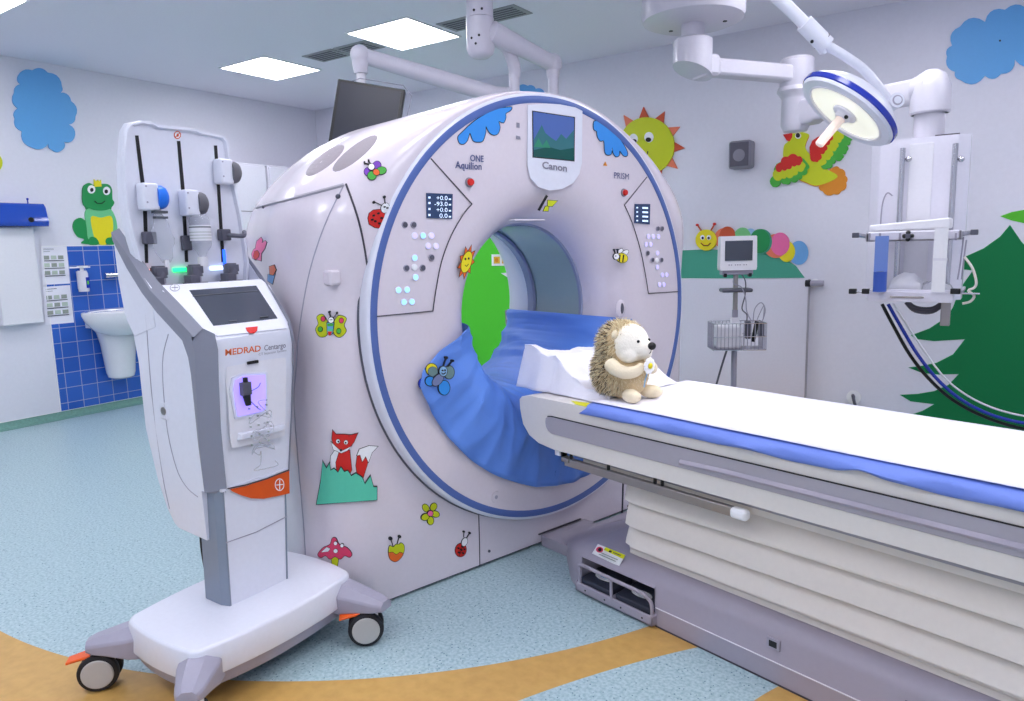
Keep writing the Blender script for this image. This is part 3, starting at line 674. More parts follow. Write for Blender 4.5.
text('model_lettering', 'Aquilion', g6, (455, 168), (481.5, 169.8), 7, 'letter_blue', gan, bold=.02)
text('model_lettering', 'PRISM', g6, (614, 178.2), (628.8, 179.6), 6, 'letter_blue', gan)
cut('warning_triangle', [([(603, 165.5), (605.2, 161.5), (607.3, 166)], 'brown_orange')], g6, nx_, gan)
for (x, y) in ((469.3, 182.3), (623.8, 192.7)):
    p = g6(x, y); MB().cyl((.055, p.y, p.z), (.062, p.y, p.z), .019, .017, m='speaker_grey').cyl((.062, p.y, p.z), (.072, p.y, p.z), .014, .012, m='red').obj('emergency_stop_button', gan)
for q_ in ((524, 132, 'letter_grey'), (518, 125, 'letter_grey')): pass
cut('pictogram', [([(516.5, 122.5), (519.5, 123), (519.5, 128), (516.5, 127.5)], 'letter_grey')], g6, nx_, gan); cut('pictogram', [([(516, 135.5), (520, 136.5), (520.5, 139.5), (516, 139)], 'letter_grey')], g6, nx_, gan)
# control panels
def mirror_pf(pf): return lambda x, y: V((pf(x, y).x, -pf(x, y).y, pf(x, y).z))
PO = [(431, 158.5), (472, 204), (463, 215), (451, 236), (441.5, 262), (436, 290), (433, 311), (376, 316.5)]
def ctrl(pf, mirrored):
    mb = MB(); P = catmull([pf(*p) for p in PO[:2]], 2)+catmull([pf(*p) for p in PO[1:7]], 4)+[pf(*p) for p in PO[6:]]
    mb.tube(P, .0022, 6, 'dark_line'); mb.obj('control_panel_seam', gan)
    sc_ = [(426, 193), (452.5, 194), (452, 219), (426.5, 218)]
    cut('control_display', [(sc_, 'ctrl_screen')], pf, nx_, gan, step=.002)
    if not mirrored:
        for i, s in enumerate(('+0.0', '-93.0', '+0.0', '0.0')):
            y = 200+i*5.9; text('display_digits', s, pf, ((436 if i in (0, 2) else 434) if i < 3 else 439, y), (447, y+.2), 4.2, 'lit_digit', gan, off=.0035)
        for L_ in ([([(428, y_), (430, y_), (430, y_+2), (428, y_+2)], 'lit_digit') for y_ in (196.5, 202, 208, 214)]+[([(448.5, y_), (450.5, y_), (450.5, y_+1.5), (448.5, y_+1.5)], 'lit_digit') for y_ in (198.5, 204, 210, 216)]): cut('display_mark', [L_], pf, nx_, gan, step=.0035)
mat('ctrl_screen', (44, 60, 92), .2, emit=(50, 70, 110), es=.3); mat('lit_digit', (210, 225, 245), .3, emit=(200, 220, 250), es=.8)
ctrl(g6, False)
zb = Zm(340, 200, 3.508)
BT = [((227, 87), 'k'), ((258, 87), 'k'), ((261, 125), 'v'), ((290, 125), 'b'), ((320, 125), 'v'), ((308, 161), 'v'), ((336, 162), 'v'), ((261, 203), 'b'), ((321, 202), 'k'), ((233, 239), 'k'), ((261, 236), 'w'), ((290, 238), 'k'), ((264, 271), 'b'), ((204, 316), 'b'), ((234, 315), 'b'), ((223, 358), 'b'), ((251, 357), 'b')]
KM = dict(k='dark_grey_plastic', v='lit_violet', b='lit_blue', w='white')
gp = G(.0555)
for (c, k) in BT:
    x, y = zb([c])[0]; p = gp(x, y)
    MB().cyl((.054, p.y, p.z), (.0585, p.y, p.z), .0125, .012, n=20, m='grey_plastic' if k == 'k' else 'white').cyl((.0585, p.y, p.z), (.0605, p.y, p.z), .0095, n=20, m=KM[k]).obj('button', gan)
# right-hand panel, traced on the same plane
PO = [(690, 150), (624.5, 205), (632, 222), (640, 248), (645, 272), (648.5, 293.5), (679, 291.5)]
mb = MB(); PO = [(647, 177), (624.5, 205), (632, 222), (640, 248), (645, 272), (648.5, 293.5), (679, 291.5)]
P = [g6(*p) for p in PO]; mb.tube([P[0]]+catmull(P[1:6], 4)+[P[6]], .0022, 6, 'dark_line').obj('control_panel_seam', gan)
cut('control_display', [([(634.5, 204), (650, 204), (649.5, 224.5), (634, 223)], 'ctrl_screen')], g6, nx_, gan, step=.002)
for L_ in ([([(642, 207+i*4.3), (647.5, 207.3+i*4.3), (647.5, 209+i*4.3), (642, 208.8+i*4.3)], 'lit_digit') for i in range(4)]+[([(636, 207+i*4.3), (637.5, 207+i*4.3), (637.5, 208.4+i*4.3), (636, 208.4+i*4.3)], 'lit_digit') for i in range(4)]): cut('display_mark', [L_], g6, nx_, gan, step=.0035)
zr = Zm(620, 200, 3.5)
BR = [((132, 100), 'k'), ((147, 100), 'k'), ((98, 127), 'v'), ((115, 128), 'b'), ((133, 128), 'v'), ((90, 155), 'v'), ((106, 155), 'v'), ((97, 186), 'k'), ((130, 186), 'b'), ((113, 210), 'k'), ((129, 211), 'w'), ((145, 210), 'k'), ((129, 235), 'v'), ((147, 262), 'b'), ((162, 262), 'b'), ((137, 296), 'b'), ((152, 296), 'b')]
for (c, k) in BR:
    x, y = zr([c])[0]; p = gp(x, y)
    MB().cyl((.054, p.y, p.z), (.0585, p.y, p.z), .0125, .012, n=20, m='grey_plastic' if k == 'k' else 'white').cyl((.0585, p.y, p.z), (.0605, p.y, p.z), .0095, n=20, m=KM[k] if k != 'b' else 'lit_violet').obj('button', gan)
# small face fittings
c = g6(621, 308.5); MB().ell((.052, c.y, c.z), (.008, .035, .042), m='gantry_plastic').obj('recess', gan); MB().ell((.058, c.y+.005, c.z), (.006, .012, .026), m='dark_grey_plastic').obj('recess_latch', gan)
c = g6(496, 497); MB().cyl((.05, c.y, c.z), (.0575, c.y, c.z), .025, .023, m='gantry_plastic').cyl((.0575, c.y, c.z), (.059, c.y, c.z), .008, m='grey_plastic').obj('cover_cap', gan)
c = g6(521, 221.5); MB().box(.0, .04, c.y-.02, c.y+.15, 1.450, 1.457, 'gantry_plastic').obj('laser_ledge', gan, bevel=.004)
# ---------------------------------------------------------------- stickers
def st(layers, label, pf=g6, parent=gan):
    if pf is gf: return on_shoulder('sticker', layers, label)
    return cut('sticker', layers, pf, nx_, parent, step=.0006, label=label)
z1 = Zm(350, 80, 5.689)
st([(smooth_poly(z1([(618, 350), (615, 322), (640, 295), (700, 240), (770, 195), (840, 165), (905, 155), (920, 158), (910, 175), (885, 190), (885, 215), (872, 243), (845, 235), (852, 270), (840, 305), (815, 312), (790, 295), (772, 262), (770, 300), (755, 345), (730, 352), (700, 345), (682, 300), (668, 340), (650, 362), (630, 363)]), 3), 'sticker_blue', .7)], 'blue cloud sticker left of the screen')
z4 = Zm(520, 80, 4.672)
st([(smooth_poly(z4([(345, 195), (365, 195), (400, 215), (440, 245), (475, 290), (500, 335), (498, 355), (482, 352), (465, 330), (462, 352), (448, 358), (435, 340), (430, 315), (425, 345), (408, 350), (396, 335), (392, 285), (375, 285), (362, 265), (358, 240), (345, 230)]), 3), 'sticker_blue', .7)], 'blue cloud sticker right of the screen')
# sun sticker near the bore
cx_, cy_ = 466.3, 262
sr = []
for k in range(18):
    a = 2*math.pi*k/18; sr += [(cx_+7.6*math.cos(a)*.55+3.5*-.0, cy_+14.5*math.sin(a))] if 0 else [(cx_+(7.8 if k % 2 == 0 else 5)*math.cos(a), cy_+(17 if k % 2 == 0 else 10.5)*math.sin(a))]
sr = [(x-(y-cy_)*.22, y) for x, y in sr]
st([(sr, 'orange', .5), ([(x-(y-cy_)*.22, y) for x, y in E(cx_, cy_, 4.9, 10.5)], 'yellow', .5), (E(465, 259, .8, 1.2), 'ink'), (E(468.3, 258.5, .8, 1.2), 'ink'), (line([(464.5, 265), (466, 266.5), (468, 264)], .5), 'ink')], 'small smiling sun sticker beside the bore')
# dark pen and green sticker above the bore
st([(line([(538.5, 210.5), (547, 195.5)], 2.6), 'ink')], 'dark stroke sticker above the bore')
st([(z4([(130, 562), (173, 565), (150, 590), (128, 588)]), 'lime', .5), (z4([(118, 590), (133, 592), (130, 613), (108, 612)]), 'lime', .5)], 'yellow-green blot sticker above the bore')
# bee
st([(E(620, 252.5, 2.2, 4.2, 25), 'white', .5), (E(624.5, 253, 2.2, 4.2, 55), 'white', .5), (E(621.5, 258, 5.6, 4.6, 15), 'yellow', .5), (line([(619.5, 254.5), (618.5, 261.8)], 1.2), 'ink'), (line([(623, 254.8), (622, 262.3)], 1.2), 'ink'), (E(615.5, 256.5, 2.6, 2.9), 'white', .5), (E(614.8, 256, .6), 'ink'), (line([(614.6, 253.4), (613.6, 250)], .5), 'ink'), (line([(617, 253.2), (616.8, 250)], .5), 'ink'), (E(613.5, 249.8, .8), 'ink'), (E(616.8, 249.6, .8), 'ink')], 'striped bee sticker on the right of the bore')
# ladybird straddling the ring and purple butterfly on the shoulder
zs = Zm(240, 80, 3.1875)
lb = [(zs([(408, 440), (412, 425), (425, 415), (445, 413), (462, 420), (458, 445), (448, 472), (430, 470), (412, 460)]), 'red', .6), (E(*zs([(462, 408)])[0], 4, 5, 20), 'white', .5),
      (line(zs([(452, 400), (430, 390)]), .6), 'ink'), (line(zs([(462, 395), (460, 376)]), .6), 'ink'), (E(*zs([(426, 390)])[0], 1.4), 'ink'), (E(*zs([(459, 373)])[0], 1.4), 'ink')]
lb += [(E(*zs([c])[0], 1.1), 'ink') for c in ((425, 432), (440, 425), (450, 440), (430, 450), (443, 457), (420, 445))]+[(E(*zs([c])[0], .8), 'ink') for c in ((459, 405), (467, 408))]
on_shoulder('sticker', lb, 'red spotted ladybird sticker beside the blue ring')
bf = [(E(*zs([(436, 274)])[0], 4, 4.6, 20), 'purple', .6), (E(*zs([(409, 293)])[0], 4, 4, 0), 'purple', .6), (E(*zs([(450, 290)])[0], 5, 3.6, -10), 'green', .6), (E(*zs([(420, 306)])[0], 4.2, 4, 30), 'green', .6),
      (E(*zs([(434, 296)])[0], 3.2, 2.8, 30), 'orange', .5), (E(*zs([(419, 280)])[0], 3, 3), 'white', .5), (line(zs([(414, 272), (398, 268)]), .5), 'ink'), (line(zs([(418, 271), (411, 262)]), .5), 'ink'), (E(*zs([(398, 267)])[0], 1), 'ink'), (E(*zs([(411, 261)])[0], 1), 'ink')]
on_shoulder('sticker', bf, 'purple and green butterfly sticker on the shoulder')
# yellow butterfly
zy = Zm(270, 160, 2.921)
bt = [(smooth_poly(zy([(170, 480), (155, 452), (138, 458), (142, 478), (134, 495), (145, 515), (165, 512)])), 'lime', .6), (smooth_poly(zy([(185, 480), (200, 455), (222, 462), (216, 482), (222, 500), (205, 517), (188, 508)])), 'lime', .6),
      (E(*zy([(156, 464)])[0], 2, 2.4), 'magenta', .5), (E(*zy([(148, 494)])[0], 2, 2.4), 'green', .5), (E(*zy([(208, 469)])[0], 2, 2.4), 'magenta', .5), (E(*zy([(201, 499)])[0], 2, 2.4), 'green', .5),
      (zy([(168, 475), (188, 475), (184, 506), (176, 511), (169, 505)]), 'sky_blue', .5), (zy([(170, 492), (186, 492), (184, 500), (170, 500)]), 'teal'), (zy([(170, 500), (184, 500), (178, 511), (174, 511)]), 'red'), (zy([(169, 477), (187, 477), (186, 485), (170, 485)]), 'green'),
      (E(*zy([(180, 467)])[0], 2.6, 2.8), 'white', .5), (E(*zy([(178, 466)])[0], .5), 'ink'), (E(*zy([(182, 466)])[0], .5), 'ink'), (line(zy([(178, 458), (175, 446)]), .5), 'ink'), (line(zy([(186, 459), (194, 449)]), .5), 'ink'), (E(*zy([(175, 443)])[0], 1.1), 'ink'), (E(*zy([(196, 446)])[0], 1.1), 'ink')]
st(bt, 'yellow butterfly sticker with pink and green spots', gf)
zf = Zm(260, 380, 2.921)
fox = [(zf([(285, 215), (280, 250), (285, 285), (300, 288), (312, 250), (318, 225), (305, 212)]), 'red', .5), (zf([(283, 220), (290, 202), (318, 192), (343, 194), (326, 212), (316, 240), (308, 222), (298, 238), (292, 218)]), 'white', .5),
       (zf([(222, 200), (207, 222), (204, 262), (232, 270), (236, 215)]), 'white', .5), (zf([(233, 205), (262, 205), (268, 262), (255, 285), (225, 280), (222, 240)]), 'red', .5),
       (zf([(212, 146), (222, 158), (245, 158), (266, 160), (285, 155), (274, 180), (262, 196), (237, 208), (215, 190), (210, 170)]), 'red', .5), (zf([(208, 180), (225, 196), (237, 207), (252, 200), (268, 192), (255, 205), (238, 212), (215, 202)]), 'white', .4),
       (E(*zf([(229, 177)])[0], 1.9, 2), 'white', .3), (E(*zf([(251, 180)])[0], 1.9, 2), 'white', .3), (E(*zf([(230, 178)])[0], .9), 'ink'), (E(*zf([(250, 181)])[0], .9), 'ink'), (E(*zf([(237, 203)])[0], 1.1, 1.2), 'ink'),
       (zf([(165, 360), (341, 347), (341, 310), (331, 310), (322, 278), (306, 302), (298, 282), (280, 270), (266, 278), (256, 262), (246, 266), (236, 252), (228, 268), (216, 256), (206, 262), (203, 240), (194, 256), (183, 235), (178, 290)]), 'teal', .5)]
st(fox, 'red fox sticker sitting behind turquoise grass', gf)
mu = [(zf([(208, 515), (230, 515), (226, 545), (228, 565), (212, 565), (212, 545)]), 'lime', .5), (smooth_poly(zf([(170, 508), (185, 490), (205, 480), (212, 462), (222, 462), (232, 480), (255, 490), (268, 507), (262, 517), (248, 512), (235, 522), (220, 515), (205, 522), (192, 512), (178, 518)])), 'magenta', .6),
      (zf([(180, 502), (196, 487), (206, 492), (200, 500)]), 'white', .3), (E(*zf([(222, 498)])[0], 2, 2), 'white', .3), (E(*zf([(240, 482)])[0], 1.6, 1.8), 'white', .3), (E(*zf([(222, 475)])[0], 1.6, 1.8), 'white', .3)]
st(mu, 'pink spotted toadstool sticker near the floor', gf)
zq = Zm(360, 480, 3.657)
tu = [(smooth_poly(zq([(104, 262), (110, 250), (130, 265), (150, 250), (160, 255), (152, 280), (130, 298), (110, 288)])), 'orange', .6), (smooth_poly(zq([(104, 262), (108, 240), (120, 245), (132, 235), (142, 235), (150, 230), (160, 240), (158, 265), (145, 262), (132, 270), (118, 262)])), 'lime', .5),
      (line(zq([(120, 242), (112, 216)]), .6), 'ink'), (line(zq([(134, 235), (141, 210)]), .6), 'ink'), (E(*zq([(110, 213)])[0], 1.9), 'ink'), (E(*zq([(143, 206)])[0], 1.6), 'ink')]
st(tu, 'orange and yellow beetle sticker with two feelers', gf)
fw = [(E(*zq([c])[0], 3.9, 2.9, r), 'lime', .6) for c, r in (((240, 102), 60), ((268, 98), -60), ((274, 124), 15), ((256, 148), 90), ((236, 134), -30))]+[(E(*zq([(254, 121)])[0], 2.6), 'pink', .5)]
st(fw, 'yellow flower sticker with a pink centre', gf)
ly = [(E(*zq([(368, 256)])[0], 5.4, 6.6, 10), 'red', .6), (line(zq([(378, 232), (362, 278)]), .5), 'ink'), (E(*zq([(381, 226)])[0], 2.6, 4.2, 20), 'white', .5), (line(zq([(378, 208), (379, 190)]), .5), 'ink'), (line(zq([(388, 212), (398, 195)]), .5), 'ink'), (E(*zq([(378, 188)])[0], 1.1), 'ink'), (E(*zq([(399, 193)])[0], 1.1), 'ink')]+[(E(*zq([c])[0], .9), 'ink') for c in ((358, 248), (380, 252), (360, 264), (374, 266), (368, 254), (372, 242))]
st(ly, 'small ladybird sticker near the floor seam', gf)
# rabbit on the side cover
def side_pf(px_, py_):
    p = shoulder(px_, py_)
    return p
zt = Zm(200, 130, 5.392)
rb = [(zt([(300, 640), (308, 600), (330, 580), (338, 592), (335, 610), (352, 598), (360, 605), (350, 640), (332, 665), (330, 705), (312, 700), (300, 700), (285, 690), (280, 670), (290, 645)]), 'pink', .6), (zt([(297, 655), (312, 650), (322, 665), (318, 685), (300, 700), (292, 680)]), 'red', .4)]
on_shoulder('sticker', rb, 'pink rabbit sticker with a red heart on the side cover')
zt2 = Zm(240, 80, 3.1875)
rb2 = [(zt2([(90, 620), (112, 618), (104, 650), (88, 640)]), 'sky_blue', .5), (zt2([(97, 620), (95, 595), (110, 590), (116, 605), (108, 622)]), 'salmon', .5)]
on_shoulder('sticker', rb2, 'small blue and pink sticker behind the injector')
# ================================================================ BLUE BORE DRAPE
def interp(tab, a):
    for i in range(len(tab)-1):
        if tab[i][0] <= a <= tab[i+1][0]:
            t = (a-tab[i][0])/(tab[i+1][0]-tab[i][0]); t = t*t*(3-2*t)*.4+t*.6; return tab[i][1]+(tab[i+1][1]-tab[i][1])*t
    return tab[0][1] if a < tab[0][0] else tab[-1][1]
RO = [(-86, .49), (-84, .53), (-80, .64), (-76.5, .725), (-73, .748), (-65, .742), (-57, .735), (-40, .735), (-24, .742), (-6, .765), (12, .79), (30, .78), (45, .74), (60, .66), (72, .56), (78, .51), (84, .485)]
path = [(.384, -.76, 1), (.374, -.60), (.368, -.52), (.368, -.30), (.368, -.18), (.378, -.11), (.404, -.06), (.432, -.008), (.468, .03), (.515, .05), (.56, .062)]
path = [(.448, -.78), (.41, -.67), (.38, -.58), (.366, -.50), (.366, -.30), (.368, -.18), (.385, -.11), (.40, -.06), (.428, -.008), (.464, .03), (.512, .052)]
mb = MB(); P = []
NA = 260
for i in range(NA+1):
    a = -86+168*i/NA; ro = interp(RO, a); th = math.radians(a); row = []
    pts = path+[(.512+(ro-.512)*k/9, .064) for k in range(1, 10)]
    lim = 1.0
    for j, (r, x) in enumerate(pts):
        fold = .021*(1-abs(noise.noise(V((a*.06+x*1.2, x*1.5, r*2))))*2.2)+.008*(1-abs(noise.noise(V((a*.11-x*2, x*2+5, r*3+9))))*2.4)-.006
        k2 = min(1, abs(x+.9)/.2); r2 = min(r, ro) if j > len(path)-4 else r
        if j < len(path): p = V((x, (r2-abs(fold))*math.sin(th), CZ-(r2-abs(fold))*math.cos(th)))
        else: p = V((x+abs(fold)*.9, r2*math.sin(th), CZ-r2*math.cos(th)))
        row.append(p)
    P.append(row)
mb.grid(P, 'drape_face')
o = mb.obj('bore_drape', None, solid=.0012); o.location = O; o.rotation_euler.z = A-math.pi/2
tag(o, 'blue see-through plastic drape lining the lower half of the scanner bore', 'drape')
def dring(x, y, r=.02):
    c = G(.075)(x, y); MB().lathe([(r*.5, .0), (r*.5, .008), (r, .008), (r, 0)], (.072, c.y, c.z), nx_, 24, 'lamp_blue').cyl((.066, c.y, c.z), (.072, c.y, c.z), r*.9, n=24, m='ink').obj('snap_ring', o)
dring(424, 383.5, .024); dring(557, 473, .018)
b6 = G(.082); zz = Zm(290, 300, 2.338)
be = [(E(*zz([(318, 590)])[0], 5.5, 6.2), 'yellow', .7), (E(*zz([(381, 604)])[0], 6, 7), 'mint2', .7), (E(*zz([(363, 203)])[0], 1), 'ink')]
zz = Zm(400, 290, 2.921)
mat('mint2', (110, 140, 140), .5); mat('drab', (120, 130, 170), .5)
be = [(E(*zz([(92, 232)])[0], 5.5, 5.8), 'yellow', .7), (E(*zz([(95, 238)])[0], 4.8, 4.8), 'mint2', .3), (E(*zz([(142, 240)])[0], 5, 6.4), 'mint2', .7), (E(*zz([(86, 266)])[0], 4.5, 4.5), 'sticker_blue', .7), (E(*zz([(127, 285)])[0], 5.4, 7), 'sticker_blue', .7), (E(*zz([(108, 262)])[0], 4, 7, 40), 'drab', .6), (E(*zz([(123, 237)])[0], 3.8, 4.8), 'light_blue', .6),
      (line(zz([(124, 222), (132, 200)]), .6), 'ink'), (line(zz([(136, 224), (148, 209)]), .6), 'ink'), (E(*zz([(132, 197)])[0], 1.5), 'ink'), (E(*zz([(150, 206)])[0], 1.3), 'ink'), (E(*zz([(120, 234)])[0], .8), 'ink'), (E(*zz([(127, 233)])[0], .8), 'ink'), (line(zz([(117, 241), (123, 245), (129, 240)]), .6), 'ink')]
cut('sticker', be, b6, nx_, o, step=.0006, label='blue bee sticker on the drape')
# ================================================================ PATIENT TABLE (scanner frame)
TR = A-math.pi/2
tab = thing('patient_table', 'long grey and cream patient table with bellows sliding into the scanner', 'patient table', O, TR)
LX1 = 3.1
# --- base
def lerp(tab, x):
    for (a_, b_), (c_, d_) in zip(tab, tab[1:]):
        if a_ <= x <= c_: return b_+(d_-b_)*(x-a_)/(c_-a_)
    return tab[0][1] if x < tab[0][0] else tab[-1][1]
def bsec(x, notch):
    hw = lerp([(.0, .03), (.16, .05), (.20, .085), (.25, .125), (.30, .168), (.35, .205), (.40, .23), (.46, .237)], x)
    top = lerp([(0, .045), (.12, .06), (.2, .095), (.28, .135), (.36, .17), (.44, .193), (.55, .20)], x)
    k = top/.20; fw = .237; n_in = -.10
    if notch: a_ = [(n_in, .0222), (n_in, .14), (-hw+.001, .14), (-hw+.001, .142), (-hw+.004, .145)]
    else: a_ = [(-hw, .0222*k), (-hw, .03*k), (-hw+.001, .066*k), (-hw+.001, .07*k), (-hw+.004, .076*k)]
    q_ = [(-hw, 0), (-hw, .022*k)]+a_+[(-hw+.006, .15*k), (-hw+.016, .172*k), (-hw+.035, .19*k), (-hw+.065, top), (fw-.07, top), (fw-.04, .19*k), (fw-.016, .165*k), (fw-.001, .13*k), (fw, 0)]
    return [V((x, a_, b_)) for a_, b_ in q_]
xs = [(.01, 0), (.10, 0), (.16, 0), (.20, 0), (.25, 0), (.30, 0), (.35, 0), (.40, 0), (.42, 0), (.434, 0), (.435, 1), (.795, 1), (.796, 0), (1.2, 0), (2.0, 0), (LX1, 0)]
base = MB().loft([bsec(x, n) for x, n in xs], 'base_grey', smooth=True).obj('base', tab)
MB().box(.80, LX1, -.2385, -.233, .070, .0725, 'white_matte').obj('base_seam_highlight', tab)  # white strip paints the highlight along the base seam
MB().box(.80, LX1, -.2385, -.23, -.0, .006, 'dark_line').obj('base_foot', tab)
c = GY(-.237)(773, 644); MB().box(c.x-.022, c.x+.022, -.2385, -.233, c.z-.016, c.z+.018, 'grey_plastic').box(c.x-.013, c.x+.013, -.240, -.234, c.z-.01, c.z+.01, 'black').obj('service_socket', tab, bevel=.001)
c = GY(-.237)(905, 700); MB().box(c.x-.0, c.x+.16, -.240, -.234, c.z-.05, c.z+.0, 'dark_line').box(c.x+.002, c.x+.158, -.2405, -.234, c.z-.048, c.z-.002, 'base_grey').obj('service_hatch', tab, bevel=.01)
# low floor plate between scanner and table
MB().box(0.01, .26, -.062, .22, 0, .052, 'base_grey').obj('floor_plate', tab, bevel=.004)
MB().box(0.02, .7, .2, .6, 0, .014, 'base_grey').obj('floor_plate', tab, bevel=.003)
MB().box(.0, .008, -.07, .20, .052, .056, 'dark_line').obj('plate_edge', tab)
# warning label
cut('warning_label', [([(592, 553.5), (598, 544), (625.5, 555), (619, 566.5)], 'white'), ([(604, 550), (606, 547.2), (625.5, 555), (623.3, 559)], 'label_yellow'), (E(600, 549.8, 3.4, 2.8), 'magenta'), (E(600.5, 549.8, 1.8, 1.8), 'ink'), (E(611, 551.6, 1.4, 1), 'ink'), (line([(614, 552.7), (621, 555.5)], .7), 'print_dark'), (line([(600, 554.5), (616, 561.5)], .5), 'print_grey'), (line([(602, 553), (618, 559.8)], .5), 'print_grey')],
    lambda x, y: (lambda p: V((p.x, p.y, p.z)))(GY(-.222)(x, y)), (0, -1, .5), tab, step=.001)
# foot pedals tray
tr_ = MB(); TX0, TX1, TY = .425, .805, -.262
tr_.box(TX0, TX1, TY, -.11, .008, .02, 'base_grey').box(TX0, TX1, TY, TY+.012, .008, .045, 'base_grey').box(TX0, TX0+.012, TY, -.11, .008, .05, 'base_grey').box(TX1-.014, TX1, TY, -.11, .008, .05, 'base_grey').box(.604, .618, TY, -.11, .008, .05, 'base_grey')
pt = tr_.obj('pedal_tray', tab, bevel=.005)
for x in (.48, .58, .66, .76): MB().cyl((x, TY-.001, .026), (x, TY+.002, .026), .0035, m='ink').obj('rivet', pt)
for x0 in (.44, .622):
    pd = MB().box(x0, x0+.162, -.25, -.12, .042, .070, 'pedal_dark', Matrix.Translation((0, -.18, .04)) @ Matrix.Rotation(math.radians(5), 4, 'X') @ Matrix.Translation((0, .18, -.04))).obj('foot_pedal', tab, bevel=.008, bseg=3)
    MB().prism([V((x0+.081+.045*math.cos(u), -.195+.022*math.sin(u), .0705)) for u in [i*math.pi/10 for i in range(20)]], [V((x0+.081+.045*math.cos(u), -.195+.022*math.sin(u), .0735)) for u in [i*math.pi/10 for i in range(20)]], 'white').prism([V((x0+.081+.025*math.cos(u), -.195+.009*math.sin(u), .0735)) for u in [i*math.pi/6 for i in range(12)]], [V((x0+.081+.025*math.cos(u), -.195+.009*math.sin(u), .0742)) for u in [i*math.pi/6 for i in range(12)]], 'sky_blue').obj('pedal_plate', pd)
MB().tube([(TX0+.02, TY+.01, .02), (TX0+.02, TY+.005, .09), (TX0+.02, TY+.005, .115), (TX0+.05, TY+.0, .125), (.6, TY, .122), (.75, TY, .12), (TX1-.03, TY+.003, .112), (TX1-.012, TY+.01, .09), (TX1-.01, TY+.012, .04)], .007, 10, 'base_grey', sub=5).cyl((.611, TY+.004, .04), (.611, TY+.002, .12), .006, m='base_grey').obj('pedal_guard', tab)
# --- bellows: soft pleated skirt
mb = MB(); nz_, nxx = 60, 50; G1 = []
def bel(x, t, side=-1):
    z = .195+.385*t
    folds = [(0.06, .010), (.17, .02), (.38, .045), (.62, .05), (.86, .05)]
    off = 0
    ph = [0, .05, .11, .30, .54, .80, 1.06]
    for i in range(len(ph)-1):
        if ph[i] <= t <= ph[i+1]:
            u = (t-ph[i])/(ph[i+1]-ph[i]); amp = .085 if ph[i+1]-ph[i] > .15 else .02
            off = amp*(min(1, u/.12)**.6)*(1-u)**.75
    sag = .012*math.sin((x-.6)*1.3)
    e = min(1, max(0, (x-.625)/.03)); 
    return V((x, side*(.165+.6*off*(0.6+.4*e)+.01*t+.0), z+sag*math.sin(math.pi*t)*1.2))
for side in (-1, 1):
    P = [[bel(.625+(LX1-.645)*j/nxx, i/nz_, side) for j in range(nxx+1)] for i in range(nz_+1)]
    mb.grid(P if side < 0 else [r[::-1] for r in P], 'beige_vinyl')
P = [[V((.625-.03*math.sin(math.pi*k/8)*(.6+.4*math.sin(i*.8)), bel(.60, i/nz_).y*math.cos(math.pi*k/8), bel(.6, i/nz_).z)) for k in range(9)] for i in range(nz_+1)]
mb.grid([r[::-1] for r in P], 'beige_vinyl')
mb.obj('bellows', tab)
# --- carriage and top
YE = .300
def side_poly(): return [(.160, .738), (.162, .70), (.178, .640), (.215, .600), (.27, .578), (.36, .568), (.45, .570), (LX1, .578), (LX1, .762), (.55, .765), (.24, .763), (.175, .752)]
SP = side_poly()
SPs = [(a_, b_) for a_, b_ in SP]
mb = MB(); mb.prism([V((a_, -YE, b_)) for a_, b_ in SPs], [V((a_, YE, b_)) for a_, b_ in SPs], 'table_cream')
top = mb.obj('table_top', tab, bevel=.012, bseg=3)
def inset(side):
    y0_, y1_ = (-.3045, -.298) if side < 0 else (.298, .3045)
    P = [(.315, .672), (.318, .655), (.33, .640), (.35, .632), (LX1, .632), (LX1, .706), (.35, .700), (.33, .697), (.318, .688)]
    m_ = MB(); m_.prism([V((a_, y0_, b_)) for a_, b_ in P], [V((a_, y1_, b_)) for a_, b_ in P], 'table_grey'); o_ = m_.obj('side_panel', tab, bevel=.0015)
    MB().tube([(a_, side*.3045, b_) for a_, b_ in [(.33, .697), (.35, .7005), (LX1, .7065)]], .0022, 6, 'ink').obj('panel_groove', o_)
    r = MB(); r.loft([[V((x, side*(.3045+h_), b_+z_)) for h_, b_ in ((-.003, 0), (.005, .003), (.008, .010), (.005, .017), (-.003, .022))] for x, z_ in ((.95, .640), (1.1, .645), (LX1, .648))], 'base_grey', smooth=True); r.obj('panel_ridge', o_)
inset(-1); inset(1)
MB().box(.40, LX1, -.255, .255, .548, .572, 'table_grey').box(.45, LX1, -.235, .235, .52, .55, 'beige_vinyl').obj('carriage', tab)
# accessory rail
a_, b_ = GY(-.262)(575, 458), GY(-.262)(752, 507)
rl = MB().box(.405, 1.14, -.292, -.272, .515, .545, 'brushed_metal').obj('accessory_rail', tab, bevel=.002)
for x in (.43, .62, .83, .86): MB().cyl((x, -.28, .545), (x, -.28, .57), .006, m='black').obj('rail_stud', rl)
MB().box(1.125, 1.185, -.300, -.266, .512, .548, 'white').obj('rail_cap', rl, bevel=.014, bseg=4)
MB().box(.35, .378, -.29, -.262, .545, .575, 'white_matte').box(.382, .392, -.288, -.262, .542, .57, 'black').box(.392, .43, -.297, -.262, .53, .548, 'brushed_metal').obj('rail_latch', rl, bevel=.003)
cut('top_label', [([(571, 400.8), (592, 403.6), (588, 407), (576, 404.5)], 'label_yellow')], GZ(.7662), (0, 0, 1), tab)
